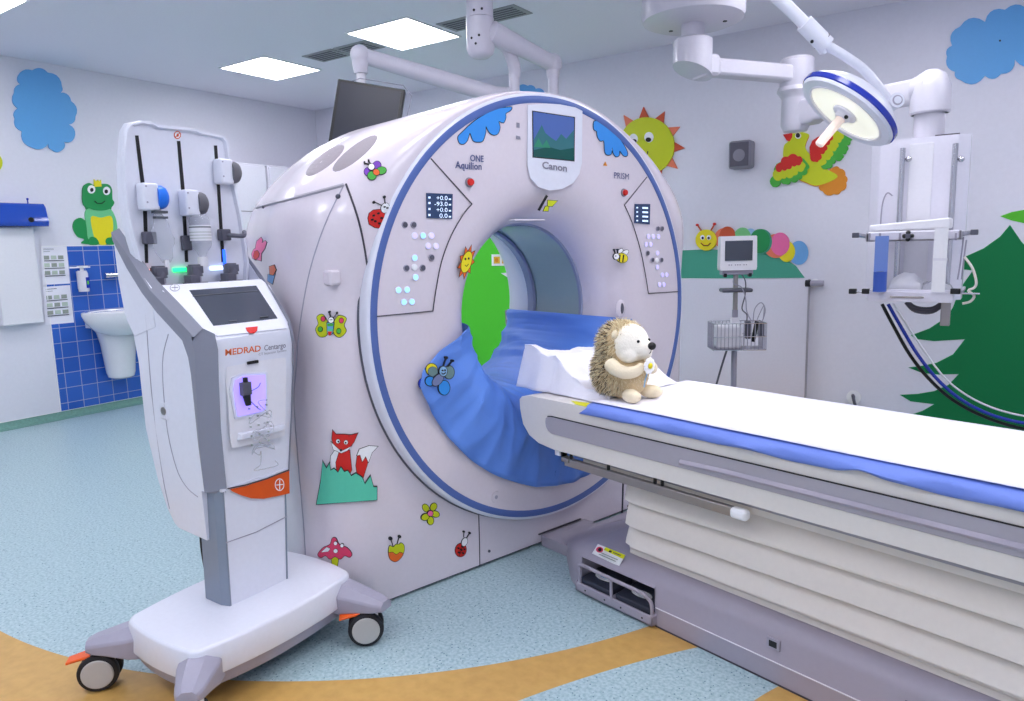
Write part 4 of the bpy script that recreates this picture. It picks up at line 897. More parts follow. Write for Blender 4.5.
# ---------------------------------------------------------------- pad, paper
P = []; ns = 150
def wav(x): return .8*math.sin(x*17+.6+.8*math.sin(x*3))+.6*math.sin(x*31+2)+.8*noise.noise(V((x*6, 1, 0)))
for i in range(ns+1):
    x = .535+(LX1-.555)*i/ns; w = wav(x); bump = math.exp(-((x-1.52)/.045)**2)*.8
    k0 = math.exp(-(x-.535)/.02); xx = x
    row = [V((xx-.035*k0, -.311-.007*w-.012*bump, .741+.005*w+.022*bump)), V((xx-.02*k0, -.311-.009*w-.014*bump, .750+.003*w+.014*bump)), V((xx, -.309-.006*w-.008*bump, .761+.008*bump)), V((xx, -.300-.003*w, .770+.004*bump)), V((xx, -.283, .7745)), V((xx, -.27, .777)), V((xx, 0, .778)), V((xx, .285, .778)), V((xx, .305, .772)), V((xx, .309, .755))]
    P.append(row)
pad = MB().grid(P, 'fabric_blue').obj('table_pad', None, solid=.004, loc=O); pad.rotation_euler.z = TR
tag(pad, 'thin blue pad lying on the patient table, its edge hanging over the side', 'pad')
P = []
for i in range(91):
    x = .535+(LX1-.575)*i/90; P.append([V((x, y-(.008 if j == 0 else 0), .7825+.0022*noise.noise(V((x*3, y*4, 0)))+(.002 if j in (0,) else 0))) for j, y in enumerate([-.272+.006*noise.noise(V((x*2, 0, 5))), -.2, -.1, 0, .1, .2, .27, .288])])
o = MB().grid(P, 'paper').obj('paper_sheet', None, solid=.002, loc=O); o.rotation_euler.z = TR
tag(o, 'white paper sheet spread along the blue table pad', 'paper sheet')
# head rest cushion wrapped in a crumpled sheet
P = []; NU, NV = 80, 70
def htop(u, t):          # u along the table 0..1, t across 0 near .. 1 far
    x = .09+.47*u
    near = lerp([(.09, .935), (.12, .938), (.30, .895), (.36, .84), (.44, .80), (.56, .786)], x)
    far = lerp([(.09, .885), (.2, .895), (.34, .88), (.45, .83), (.56, .786)], x)
    b_ = near*(1-t)+far*t-.03*math.sin(math.pi*t)*(1-u)**.5
    return b_
for i in range(NU+1):
    u = i/NU; row = []
    for j in range(NV+1):
        v = j/NV; x = .09+.47*u
        if v < .2: t = v/.2; y = -.232+.03*t; z = .768+(htop(u, 0)-.768)*min(1, t*1.05); x2 = x-.03*(1-t)*(1-u)
        elif v > .9: t = (v-.9)/.1; y = .20+.012*t; z = htop(u, 1)*(1-t)+.768*t; x2 = x
        else: t = (v-.2)/.7; y = -.202+.402*t; z = htop(u, t); x2 = x-.02*(1-u)*math.sin(math.pi*t)
        f_ = (.5-abs(noise.noise(V((x*6+y*5, y*7-x*8, 2.3)))))*.050+noise.noise(V((x*13-y*5, y*12, .3)))*.008-.008
        f_ *= (1-.85*u**2)*(1 if .2 <= v <= .9 else .5)
        row.append(V((x2, y+(f_*.8 if v < .2 else 0), max(.7665, z+(f_ if v >= .2 else 0)))))
    P.append(row)
P.insert(0, [V((p.x+.012, p.y, .768+(p.z-.768)*.0)) for p in P[0]]); P.insert(1, [V((p.x-.002, p.y, .768+(p.z-.768)*.5)) for p in P[1]])
o = MB().grid(P, 'paper').obj('wrapped_headrest', None, solid=.003, loc=O); o.rotation_euler.z = TR
tag(o, 'crumpled white sheet wrapped round the headrest at the end of the table', 'headrest')
# ================================================================ PLUSH HEDGEHOG
c = gz(622.5, 396.5, .7855); face = (N*.95+S*.02); fa = math.atan2(face.y, face.x)
hg = thing('plush_hedgehog', 'sitting plush hedgehog toy with cream face and black nose on the paper sheet', 'plush toy', c, fa); hg.scale = (1.17, 1.17, 1.17)
# local: +x = facing, +y = its left (away from the camera), z up
b = MB()
b.ell((-.015, 0, .085), (.082, .078, .088), m='plush_tan'); b.ell((-.002, 0, .165), (.070, .072, .073), m='plush_tan'); b.ell((.035, 0, .075), (.050, .060, .070), m='plush_tan')
body = b.obj('body', hg)
r = body.modifiers.new('remesh', 'REMESH'); r.mode = 'VOXEL'; r.voxel_size = .006; r.use_smooth_shade = True
sm_ = body.modifiers.new('sm', 'SMOOTH'); sm_.iterations = 5
b = MB(); b.ell((.028, 0, .170), (.060, .067, .066), m='plush_white'); b.ell((.070, 0, .160), (.040, .038, .034), m='plush_white'); b.ell((.092, 0, .164), (.022, .019, .019), m='plush_white'); b.ell((.052, -.034, .143), (.032, .028, .026), m='plush_cream'); b.ell((.052, .034, .143), (.032, .028, .026), m='plush_cream')
fo_ = b.obj('face', hg); r = fo_.modifiers.new('remesh', 'REMESH'); r.mode = 'VOXEL'; r.voxel_size = .004; r.use_smooth_shade = True; sm_ = fo_.modifiers.new('sm', 'SMOOTH'); sm_.iterations = 4
MB().ell((.115, 0, .172), (.012, .013, .012), m='ink').obj('nose', hg)
for s_ in (-1, 1): MB().ell((.084, s_*.026, .186), .0045, m='ink').obj('eye', hg)
MB().tube([(.112, 0, .160), (.108, 0, .150), (.098, -.012, .146), (.088, -.022, .148)], .0012, 6, 'quill_dark', sub=3).obj('mouth', hg)
for s_ in (-1, 1): MB().ell((.022, s_*.060, .205), (.008, .014, .014), m='plush_cream').obj('ear', hg)
for s_ in (-1, 1):
    MB().tube([(.012, s_*.066, .112), (.036, s_*.074, .102), (.064, s_*.062, .092), (.084, s_*.040, .096), (.092, s_*.028, .104)], [.024, .027, .026, .022, .015], 14, 'plush_cream', sub=3).ell((.092, s_*.026, .106), (.014, .014, .015), m='plush_cream').obj('arm', hg)
    a_ = .35*s_; cs, sn = math.cos(a_), math.sin(a_)
    RM = Matrix(((cs, -sn, 0), (sn, cs, 0), (0, 0, 1)))
    ft = MB().ell((.075, s_*.048, .020), (.038, .026, .021), RM, 'plush_cream').obj('foot', hg)
b = MB()
for k in range(9):
    u = 2*math.pi*k/9; b.ell((.112, -.008+.017*math.cos(u), .112+.017*math.sin(u)), (.004, .009, .009), m='white')
b.ell((.116, -.008, .112), (.005, .009, .009), m='yellow'); b.tube([(.108, -.008, .1), (.100, -.012, .07), (.098, -.016, .045)], .002, 6, 'light_blue'); b.obj('daisy', hg)
# quills: fine tapering hairs on back, sides and crown
rnd = random.Random(3); q_ = MB()
def quill(p, d, L, w, m_):
    a_, b_, d_ = q_.frame(d); tip = p+d_*L+V((0, 0, -.15*L)); mid = p+d_*L*.5
    q_.add([p+a_*w, p-a_*w*.5+b_*w*.87, p-a_*w*.5-b_*w*.87, tip], [(0, 1, 3), (1, 2, 3), (2, 0, 3)], m_)
cnt = 0
while cnt < 8500:
    u = rnd.uniform(0, 2*math.pi); sz = rnd.uniform(-1, 1); k = math.sqrt(1-sz*sz); n_ = V((k*math.cos(u), k*math.sin(u), sz))
    if rnd.random() < .58: c_, rr = V((-.015, 0, .085)), V((.082, .078, .088))
    else: c_, rr = V((-.005, 0, .165)), V((.074, .071, .076))
    p = c_+V((n_.x*rr.x, n_.y*rr.y, n_.z*rr.z))
    if p.x > .030+.02*noise.noise(p*40) and not (p.z > .200 and p.x < .055): 
        if not (p.z < .1 and p.x < .05 and rnd.random() < .5): continue
    if p.z < .008: continue
    d = V((n_.x-.15, n_.y, n_.z-.35+rnd.uniform(-.2, .2)))+V((rnd.uniform(-.3, .3), rnd.uniform(-.3, .3), rnd.uniform(-.3, .3)))
    if p.z+d.normalized().z*.02 < .004: d.z = abs(d.z)*.2
    kk = rnd.random(); dk = .30 if p.x < .0 else .05
    m_ = 'quill_dark' if kk < dk else ('quill_tan' if kk < .60 else 'quill_cream')
    quill(p-n_*.003, d, rnd.uniform(.012, .024), rnd.uniform(.0013, .0023), m_); cnt += 1
for _ in range(2600):
    u = rnd.uniform(-1.7, 1.7); z0 = rnd.uniform(.012, .105); k = math.sqrt(max(0, 1-((z0-.085)/.088)**2))
    n_ = V((math.cos(u)*k, math.sin(u)*k, (z0-.085)/.1)); p = V((-.015+.083*k*math.cos(u)+.018*max(0, math.cos(u)), .079*k*math.sin(u), z0))
    quill(p-n_*.003, n_*.5+V((rnd.uniform(-.4, .4), rnd.uniform(-.4, .4), -.7)), rnd.uniform(.006, .011), .0012, 'quill_tan' if rnd.random() < .75 else 'quill_cream')
for _ in range(900):
    u = rnd.uniform(-1.4, 1.4); v_ = rnd.uniform(.62, 1.3); p = V((-.002+.070*math.cos(u)*math.cos(v_), .072*math.sin(u)*math.cos(v_), .165+.073*math.sin(v_)))
    n_ = (p-V((-.002, 0, .165))).normalized(); quill(p, n_*.7+V((-.6+rnd.uniform(-.3, .3), rnd.uniform(-.4, .4), .1)), rnd.uniform(.010, .017), .0014, 'quill_cream' if rnd.random() < .7 else 'quill_tan')
q_.obj('quills', hg)['kind'] = 'stuff'
# ================================================================ CONTRAST INJECTOR (x forward, y across, z up)
IO = V((-2.04, 1.34, 0))
inj = thing('contrast_injector', 'tall white wheeled contrast media injector with touch screen and bottle panel', 'contrast injector', IO, 0)
def IX(d): return lambda x, y: onp(x, y, (1, 0, 0), IO.x+d)-IO
def IY(d): return lambda x, y: onp(x, y, (0, 1, 0), IO.y+d)-IO
def IZ(z_): return lambda x, y: gz(x, y, z_)-IO
def rr(cx0, cy0, hx, hy, bow=.03, n=9, corner=.035):
    """rounded rectangle with slightly bowed sides, as (x, y)"""
    pts = []
    for a0, sx, sy in ((0, 1, 1), (90, -1, 1), (180, -1, -1), (270, 1, -1)):
        for k in range(n):
            t = math.radians(a0+90*k/(n-1)); pts.append((sx*(hx-corner)+corner*math.cos(t), sy*(hy-corner)+corner*math.sin(t)))
    out = []
    m_ = len(pts)
    for i in range(m_):
        p, q_ = pts[i], pts[(i+1) % m_]; out.append(p)
        if math.hypot(q_[0]-p[0], q_[1]-p[1]) > .08:
            for k in range(1, 8): t = k/8; out.append((p[0]+(q_[0]-p[0])*t, p[1]+(q_[1]-p[1])*t))
    res = []
    for x, y in out:
        bx = bow*(1-(y/hy)**2)*(1 if x > 0 else -1)*(abs(x)/hx)**2; by = bow*.6*(1-(x/hx)**2)*(1 if y > 0 else -1)*(abs(y)/hy)**2
        res.append((cx0+x+bx, cy0+y+by))
    return res
BCx, BCy = 0.0, .015
def ringz(z_, g_=0, dx=0, corner=.035, bow=.035): return [V((x, y, z_)) for x, y in rr(BCx, BCy, .185+g_, .30+g_, bow, corner=corner)]
MB().loft([ringz(.125, .006), ringz(.13, .008), ringz(.207, .002, corner=.03), ringz(.214, -.001, corner=.03), ringz(.217, -.006, corner=.03)], 'white_plastic').obj('base_cover', inj)
MB().loft([ringz(.055, -.05), ringz(.08, -.015), ringz(.13, -.004)], 'grey_plastic').obj('base_skirt', inj)
# legs with twin wheel casters
def leg(sx, sy, tx, ty, name='leg'):
    """grey arm from the base corner to (tx, ty)"""
    c0 = V((BCx+sx*.15, BCy+sy*.26, 0)); c1 = V((tx, ty, 0)); d = (c1-c0).normalized(); s_ = V((-d.y, d.x, 0)); L_ = (c1-c0).length
    def sec(t, w, z0_, z1_, ch): 
        p = c0+d*(L_*t); return [p+s_*a+V((0, 0, b)) for a, b in ((-w, z0_), (w, z0_), (w, z1_-ch), (w-ch*1.2, z1_), (-w+ch*1.2, z1_), (-w, z1_-ch))]
    lg = MB().loft([sec(-.1, .062, .10, .205, .03), sec(.35, .060, .105, .197, .03), sec(.8, .048, .118, .182, .022), sec(1.12, .040, .125, .172, .018), sec(1.3, .028, .13, .162, .012)], 'grey_plastic', smooth=False).obj('leg', inj, bevel=.006)
    return lg, d
def caster(parent, x, y, yaw, pedal):
    w_ = Matrix.Translation((x, y, 0)) @ Matrix.Rotation(yaw, 4, 'Z')
    def T(v): return w_ @ V(v)
    m = MB(); m.cyl(T((.0, 0, .095)), T((0, 0, .14)), .02, m='grey_plastic'); m.loft([[T((a, b, c)) for a, b, c in ((-.035, -.018, z0), (.03, -.018, z0), (.03, .018, z0), (-.035, .018, z0))] for z0 in (.06, .128)], 'white_matte', smooth=False); m.obj('caster_fork', parent, bevel=.004)
    for s_ in (-1, 1):
        y0_ = .024*s_; m = MB()
        m.lathe([(.0, -.013), (.048, -.013), (.058, -.010), (.0605, -.004), (.0605, .004), (.058, .010), (.048, .013), (0, .013)], T((-.012, y0_, .0605)), (T((0, 1, 0))-T((0, 0, 0))), 32, 'rubber')
        wl = m.obj('wheel', parent); k = .0135*s_; a_ = T((-.012, y0_+k, .0605)); b_ = T((-.012, y0_+k+.003*s_, .0605)); MB().cyl(a_, b_, .047, .044, 32, 'wheel_grey').obj('wheel_disc', wl)
    if pedal:
        MB().loft([[T(v) for v in r_] for r_ in ([(-.03, -.026, .112), (-.03, .026, .112), (-.03, .026, .122), (-.03, -.026, .122)], [(-.10, -.022, .098), (-.10, .022, .098), (-.10, .022, .106), (-.10, -.022, .106)])], 'orange_pedal', smooth=False).obj('brake_pedal', parent, bevel=.003)
eR = IZ(.165)(374, 597); pR = gz(361, 644, 0)-IO; pL = gz(97, 690, 0)-IO
lg, d = leg(1, 1, eR.x, eR.y); caster(lg, pR.x+.016, pR.y+.03, math.radians(45), True)
lg, d = leg(-1, -1, pL.x+.0, pL.y+.03); caster(lg, pL.x+.0, pL.y+.03, math.radians(50), True)
lg, d = leg(1, -1, .235, -.335); caster(lg, .245, -.34, math.radians(10), False)
lg, d = leg(-1, 1, -.235, .30); caster(lg, -.235, .30, math.radians(150), False)
# column
def colring(z_, x0, x1, y0, y1, ch=.03): return [V(p) for p in ((x0, y0+ch*.5, z_), (x0+.02, y0, z_), (x1-ch, y0, z_), (x1, y0+ch*.35, z_), (x1+.004, (y0+y1)/2, z_), (x1, y1-ch*.35, z_), (x1-ch, y1, z_), (x0+.02, y1, z_), (x0, y1-ch*.5, z_))]
cl_ = MB(); cl_.loft([colring(.215, -.085, .03, -.072, .172), colring(.60, -.085, .03, -.066, .196)], 'white_plastic', smooth=False); col_ = cl_.obj('column', inj)
# grey corner bands (near and far)
for sy, ya, yb_, yt in ((-1, -.0735, -.066, -.066), (1, .1735, .1975, .1975)):
    m = MB(); k = .002*sy
    m.loft([[V((-.086, ya+k*.5, z0)), V((-.030, ya+k+.0, z0)), V((.002, ya+k, z0)), V((.0325, ya-sy*.010+k*.6, z0)), V((.0325, ya-sy*.0145, z0)), V((-.086, ya-sy*.01, z0))] for z0, ya in ((.215, ya), (.60, yb_))], 'steel_grey', smooth=False); m.obj('corner_band', col_)
z_ = .44; MB().tube([(.0335, -.06, .432), (.0345, .05, .428), (.0335, .18, .440)], .0016, 6, 'grey_plastic').obj('column_seam', col_)
MB().tube([(-.10, -.04, .50), (-.12, -.05, .42), (-.115, -.05, .32), (-.10, -.045, .235), (-.1, -.03, .21)], .006, 8, 'black', sub=5).obj('power_cable', inj)
# rear white body: side profile extruded with a slight taper to the bottom
def hy(z_, x=.03): # half-profile limits across (y0, y1) at height z
    return (-.092+.02*max(0, (.75-z_)/.5), .256-.07*max(0, (.9-z_)/.6)+.31*min(.26, max(0, .03-x))*min(1, max(0, (z_-.8)/.25)))
prof = [(.030, .60), (.036, .80), (.044, .95), (.052, 1.045), (.046, 1.085), (.02, 1.112), (-.06, 1.165), (-.13, 1.212), (-.19, 1.252), (-.215, 1.245), (-.22, 1.19), (-.36, 1.17), (-.375, 1.14), (-.34, 1.09), (-.325, 1.0), (-.322, .77), (-.29, .60), (-.255, .50), (-.22, .45), (-.20, .44), (-.04, .43), (-.035, .60)]
red = []
for k, (x, z0) in enumerate(prof):
    if x > .0 and z0 < 1.1: red.append((x-.046, z0 if z0 > .61 else z0))
    elif -.2 < x <= .03 and z0 > 1.1: red.append((x-.008, z0-.026))
    elif z0 > 1.24: red.append((x-.002, z0-.024))
    else: red.append((x, z0))
def yy0(z0, k): return hy(z0)[0]+k
def yy1(z0, k): return hy(z0)[1]-k
m = MB(); m.loft([[V((x, hy(z0)[0], z0)) for x, z0 in red], [V((x, hy(z0)[0]+(.040 if z0 < 1.1 else .013), z0)) for x, z0 in prof], [V((x, hy(z0, x)[1]-(.020 if z0 < 1.1 else .013), z0)) for x, z0 in prof], [V((x, hy(z0, x)[1], z0)) for x, z0 in red]], 'white_plastic', cap=False, smooth=False)
for P_ in ([V((x, hy(z0)[0], z0)) for x, z0 in red], [V((x, hy(z0, x)[1], z0)) for x, z0 in red]): m.add(P_, [tuple(t_) for t_ in geometry.tessellate_polygon([P_])], 'white_plastic')
body = m.obj('body', inj, bevel=.004, weld=True)
# grey side band following the display and front edge
outer = [(-.400, 1.432), (-.30, 1.345), (-.195, 1.258), (-.10, 1.200), (.0, 1.135), (.028, 1.117), (.052, 1.098), (.062, 1.05), (.052, .95), (.042, .80), (.036, .60)]
inner = [(-.405, 1.40), (-.315, 1.285), (-.215, 1.190), (-.12, 1.130), (-.05, 1.085), (-.02, 1.02), (-.018, .95), (-.015, .80), (-.012, .60)]
for sy in (-1, 1):
    def Y(z0, o_, x=.03): return (hy(min(z0, 1.2))[0]-o_) if sy < 0 else (hy(min(z0, 1.2), x)[1]+o_)
    def shift(x, z0):      # chamfer start on the side plane
        if z0 < 1.1: return (x-.046, z0)
        if x > -.2: return (x-.010, z0-.018)
        return (x-.004, z0-.006)
    so = [(x, z0) for x, z0 in outer]; si = []
    for k in range(len(outer)):
        u = k/(len(outer)-1)*(len(inner)-1); a_ = int(min(u, len(inner)-2)); f_ = u-a_; si.append((inner[a_][0]*(1-f_)+inner[a_+1][0]*f_, inner[a_][1]*(1-f_)+inner[a_+1][1]*f_))
    rings_ = []
    for (x, z0), (xi, zi) in zip(so, si):
        cx1, cz1 = shift(x, z0); front = z0 < 1.26; dep = (.041 if sy < 0 else .021) if z0 < 1.11 else (.018 if sy < 0 else .008)
        rings_.append([V((xi, Y(zi, .004, xi), zi)), V((cx1, Y(cz1, .006, cx1), cz1)), V((x+.003, Y(z0, -dep, x), z0+.007)), V((x-.008, Y(z0, -dep, x), z0-.010)), V((cx1-.008, Y(cz1, -.006, cx1), cz1-.006)), V((xi, Y(zi, -.004, xi), zi))])
    m = MB(); m.loft(rings_, 'band_grey', smooth=True); m.obj('side_band', inj)
    # wing that closes the tray at the side
    W_ = [(-.402, 1.422), (-.30, 1.335), (-.20, 1.245), (-.2, 1.12), (-.33, 1.085), (-.378, 1.16), (-.396, 1.27)]
    m = MB(); m.prism([V((x, Y(z0, .002, x), z0)) for x, z0 in W_], [V((x, Y(z0, -.012, x), z0)) for x, z0 in W_], 'white_plastic'); m.obj('side_wing', inj)
# side details
MB().tube([(-.13, -.0925, 1.10), (-.18, -.0925, 1.0), (-.19, -.0925, .8), (-.165, -.0885, .66), (-.12, -.0862, .60), (-.06, -.0852, .575)], .0016, 6, 'grey_plastic', sub=5).obj('body_seam', body)
MB().tube([(-.25, -.0925, 1.16), (-.262, -.0925, .9), (-.255, -.0870, .62), (-.24, -.0822, .50)], .0016, 6, 'grey_plastic', sub=5).obj('body_seam', body)
MB().box(-.222, -.17, -.094, -.086, .815, .875, 'white_plastic').obj('lock_plate', body, bevel=.004); MB().cyl((-.197, -.097, .845), (-.197, -.092, .845), .013, m='brushed_metal').obj('lock', body)
MB().cyl((-.2, -.091, .91), (-.2, -.087, .91), .005, m='dark_grey_plastic').obj('screw', body)
# front of the body: display
n_s = V((.14, 0, .205)).normalized()       # normal of the sloping top
def slope(x, y):
    A_ = V((.046, 0, 1.085)); nn = V((.167, 0, .236)).normalized(); p = onp(x, y, tuple(nn), (A_+IO+V((0, 0, 0))).dot(nn)); return p-IO
nn = V((.167, 0, .236)).normalized()
cut('display_bezel', [([(162, 292), (248, 281.5), (261, 281), (269, 287), (288, 321), (286, 329.5), (217, 337.5), (211, 334)], 'white_plastic')], slope, nn, inj, base=.002, step=.004)
cut('touch_screen', [([(188.8, 292), (255.6, 287.2), (277, 320), (213, 327.5)], 'screen_grey'), ([(192, 297.5), (256.5, 292.3), (257, 293), (192.4, 298.2)], 'print_dark'), ([(228, 323), (236, 322.2), (236.5, 323), (228.5, 323.8)], 'print_dark'), ([(259, 319), (267, 318.2), (267.5, 319), (259.5, 319.8)], 'print_dark')], slope, nn, inj, base=.0062, step=.0012)
cut('alarm_button', [([(245, 329.5), (257, 328.2), (256.5, 332.5), (253.5, 335), (249.5, 335), (246.5, 332.8)], 'red')], slope, nn, inj, base=.0062, step=.002)
cut('round_emblem', [(E(174.3, 289.4, 5, 3.6, 0), 'letter_grey'), (E(174.3, 289.4, 4.4, 3.1), 'white_plastic'), (line([(174.3, 286.6), (174.3, 292.2)], .6), 'letter_grey'), (line([(171, 289.4), (177.6, 289.4)], .6), 'letter_grey')], slope, nn, inj, base=.0065, step=.0004)
fr_ = IX(.048)
text('maker_lettering', 'MEDRAD', fr_, (224.5, 355.5), (260, 351), 6.2, 'letter_orange', inj, bold=.02, off=.004)
text('model_lettering', 'Centargo', fr_, (263.5, 350.5), (285, 347.5), 5.4, 'letter_grey', inj, bold=.015, off=.004)
text('model_lettering', 'CT Injection System', fr_, (258, 355.5), (285.5, 351.2), 2.4, 'letter_grey', inj, off=.004)
# cavity with lit bay
f3 = IX(.047)
cut('recess_surround', [(smooth_poly([(226, 370), (233, 364), (280, 357.5), (285, 362), (285.5, 390), (285, 428), (281, 436), (236, 446), (230, 443), (228, 420)], 3), 'grille_white')] if 0 else [(smooth_poly([(226, 372), (234, 365.5), (280, 358), (285.5, 363), (285.5, 395), (284.5, 430), (280, 437), (238, 447), (231, 443), (228.5, 410)], 3), 'white_matte')], f3, (1, 0, 0), inj, base=-.002, step=.0035)
cut('bay_frame', [(smooth_poly([(231, 378), (262, 372.5), (267, 376), (267, 405), (264, 413), (238, 418.5), (233.5, 414)], 3), 'white_plastic'), (smooth_poly([(234, 380), (260, 375), (264, 378), (264, 405), (261, 410.5), (240, 415.5), (236, 412)], 3), 'lit_bay')], IX(.049), (1, 0, 0), inj, base=0, step=.004)
# pump head in the bay
c = IX(.058)(244.5, 391); MB().box(c.x, c.x+.02, c.y-.018, c.y+.014, c.z-.012, c.z+.030, 'dark_grey_plastic').cyl((c.x+.012, c.y-.002, c.z-.012), (c.x+.012, c.y+.002, c.z-.045), .013, .009, 12, 'black').cyl((c.x+.012, c.y-.002, c.z+.03), (c.x+.012, c.y-.002, c.z+.045), .008, m='black').obj('pump_head', inj, bevel=.002)
MB().tube([(c.x+.02, c.y+.004, c.z-.03), (c.x+.03, c.y+.02, c.z-.055), (c.x+.026, c.y+.035, c.z-.065)], .0014, 6, 'dark_grey_plastic', sub=4).tube([(c.x+.02, c.y+.01, c.z), (c.x+.03, c.y+.03, c.z+.01), (c.x+.022, c.y+.045, c.z+.02)], .0012, 6, 'dark_grey_plastic', sub=4).obj('infusion_line', inj)
c = IX(.05)(252.5, 362.5); MB().box(c.x, c.x+.006, c.y-.022, c.y+.02, c.z-.004, c.z+.006, 'ink').obj('bay_handle', inj, bevel=.002)
lg_ = IX(.05); MB().loft([[lg_(*p) for p in ((237, 441), (281, 431), (284, 424), (238, 433))], [lg_(*p)+V((.014, 0, 0)) for p in ((239, 439), (280, 430), (283, 425), (239, 434))]], 'white_plastic', smooth=False).obj('bay_ledge', inj, bevel=.003)
# orange band and seam above it
fo4 = IX(.0325)
cut('orange_band', [([(228.5, 489), (245, 485.5), (265, 479), (288, 470.5), (288.3, 493), (275, 496), (262, 498.5), (250, 498), (240, 495), (232, 491.5)], 'orange_band')], lambda x, y: fo4(x, y), (1, 0, 0), inj, base=.006, step=.001)
cut('band_seam', [(line([(226, 488.3), (245, 484.5), (265, 478.5), (288, 469.5)], 1.3), 'dark_line')], fo4, (1, 0, 0), inj, base=.006, step=.0015)
cut('round_emblem', [(E(278.2, 484.3, 4.7, 6.2), 'white'), (E(278.2, 484.3, 3.9, 5.3), 'orange_band'), (line([(278.2, 479.5), (278.2, 489.2)], .9), 'white'), (line([(274.8, 484.6), (281.6, 484)], .9), 'white')], fo4, (1, 0, 0), inj, base=.007, step=.0004)
MB().box(.026, .037, -.062, .195, .60, .608, 'white_plastic').obj('band_ledge', inj)
# tangle of clear infusion tubing hanging from the bay
rnd = random.Random(5); m = MB(); pts = []; c = IX(.075)(262, 425)
for k in range(34): pts.append(V((.068+.012*rnd.random(), c.y+rnd.uniform(-.045, .045), c.z+.06-.20*k/34+rnd.uniform(-.03, .03))))
m.tube(pts, .0018, 6, 'clear_tube' if 0 else 'clear_plastic', sub=5); m.obj('clear_tubing', inj)
m = MB()
for k in range(5):
    z0 = c.z+.06-k*.03
    for y0 in (-.035, -.005, .03): m.cyl((.062, c.y+y0, z0), (.067, c.y+y0, z0), .003, n=8, m='print_grey')
m.obj('perforation', inj)
# back panel with clamps
fpn = IX(-.285)
PL = [(124, 130), (129, 122.5), (140, 120.5), (152, 121.5), (157, 124.5), (195, 128.5), (200, 131), (222, 135), (227, 141), (232, 175), (241, 215), (248, 262), (246, 290), (142, 290), (139, 266), (131, 240), (123.5, 205), (121, 165)]
P0 = [fpn(*p) for p in PL]
m = MB(); m.prism([p+V((-.034, 0, 0)) for p in P0], P0, 'white_plastic'); pn = m.obj('bottle_panel', inj, bevel=.012, bseg=3)
inn = [fpn(*p)+V((.0, 0, 0)) for p in grow(PL, -4.5)]
m = MB(); k = len(P0)
rim = [[p+V((.000, 0, 0)) for p in [fpn(*q_) for q_ in grow(PL, -.6)]], [p+V((.014, 0, 0)) for p in [fpn(*q_) for q_ in grow(PL, -1.2)]], [p+V((.014, 0, 0)) for p in [fpn(*q_) for q_ in grow(PL, -3.2)]], [p+V((.000, 0, 0)) for p in [fpn(*q_) for q_ in grow(PL, -4.2)]]]
m.loft(rim, 'white_plastic', cap=False, smooth=True); m.obj('panel_rim', pn)
for P in ([(135, 135.5), (138.2, 135.5), (146.5, 200), (148, 263), (145, 263), (142.5, 200)], [(176.8, 141), (180, 141), (184.5, 190), (188, 262), (185, 262), (181, 190)], [(213.8, 145.5), (216.8, 145.5), (220, 190), (224.5, 262), (221.5, 262), (217, 190)]):
    cut('panel_slot', [(P, 'black')], fpn, (1, 0, 0), pn, base=.0, step=.002)
cut('warning_emblem', [(E(177.3, 135, 3.6, 4), 'rust'), (E(177.3, 135, 2.6, 3), 'white'), (line([(175.3, 137), (179.3, 133)], .8), 'rust'), (E(177.3, 135.3, 1, 1.6), 'rust')], fpn, (1, 0, 0), pn, base=.0, step=.0008)
def clampu(px_, py_, cap, w=.075, h_=.095):
    """white sliding block with a rounded coloured head"""
    c = fpn(px_, py_); u = MB().box(c.x, c.x+.05, c.y-.034, c.y+.018, c.z-.045, c.z+.042, 'white_plastic').obj('clamp_block', pn, bevel=.008, bseg=3)
    rings_ = []
    for t, r_ in ((0, 1), (.5, 1.02), (.8, .9), (1, .6)):
        rings_.append([V((c.x+.05+(.030*r_)*math.cos(a_)*1.0-.02, c.y+.012+.040*t, c.z-.002+.038*r_*math.sin(a_))) for a_ in [2*math.pi*i/16+.2 for i in range(16)]])
    MB().loft(rings_, cap).obj('clamp_head', u, bevel=.002)
    for dz in (.03, -.02): MB().cyl((c.x+.05, c.y-.025, c.z+dz), (c.x+.0515, c.y-.025, c.z+dz), .003, n=8, m='grey_plastic').obj('screw', u)
    return c
cA = clampu(146, 197, 'cap_blue'); cB = clampu(187, 203, 'cap_grey'); cC = clampu(221, 172, 'cap_grey')
for (x, y) in ((147, 238), (222, 235)):
    c = fpn(x, y); big = x > 200
    MB().box(c.x, c.x+.03, c.y-.02, c.y+.018, c.z-.02, c.z+.02, 'dark_grey_plastic').obj('bottle_guide', pn, bevel=.004)
    if big: MB().tube([(c.x+.02, c.y, c.z), (c.x+.05, c.y+.02, c.z-.004), (c.x+.055, c.y+.05, c.z-.004), (c.x+.04, c.y+.065, c.z+.01)], .008, 8, 'dark_grey_plastic', sub=4).obj('guide_arm', pn)
c = fpn(185, 243); MB().box(c.x, c.x+.02, c.y-.016, c.y+.014, c.z-.025, c.z+.025, 'dark_grey_plastic').obj('bottle_guide', pn, bevel=.003)
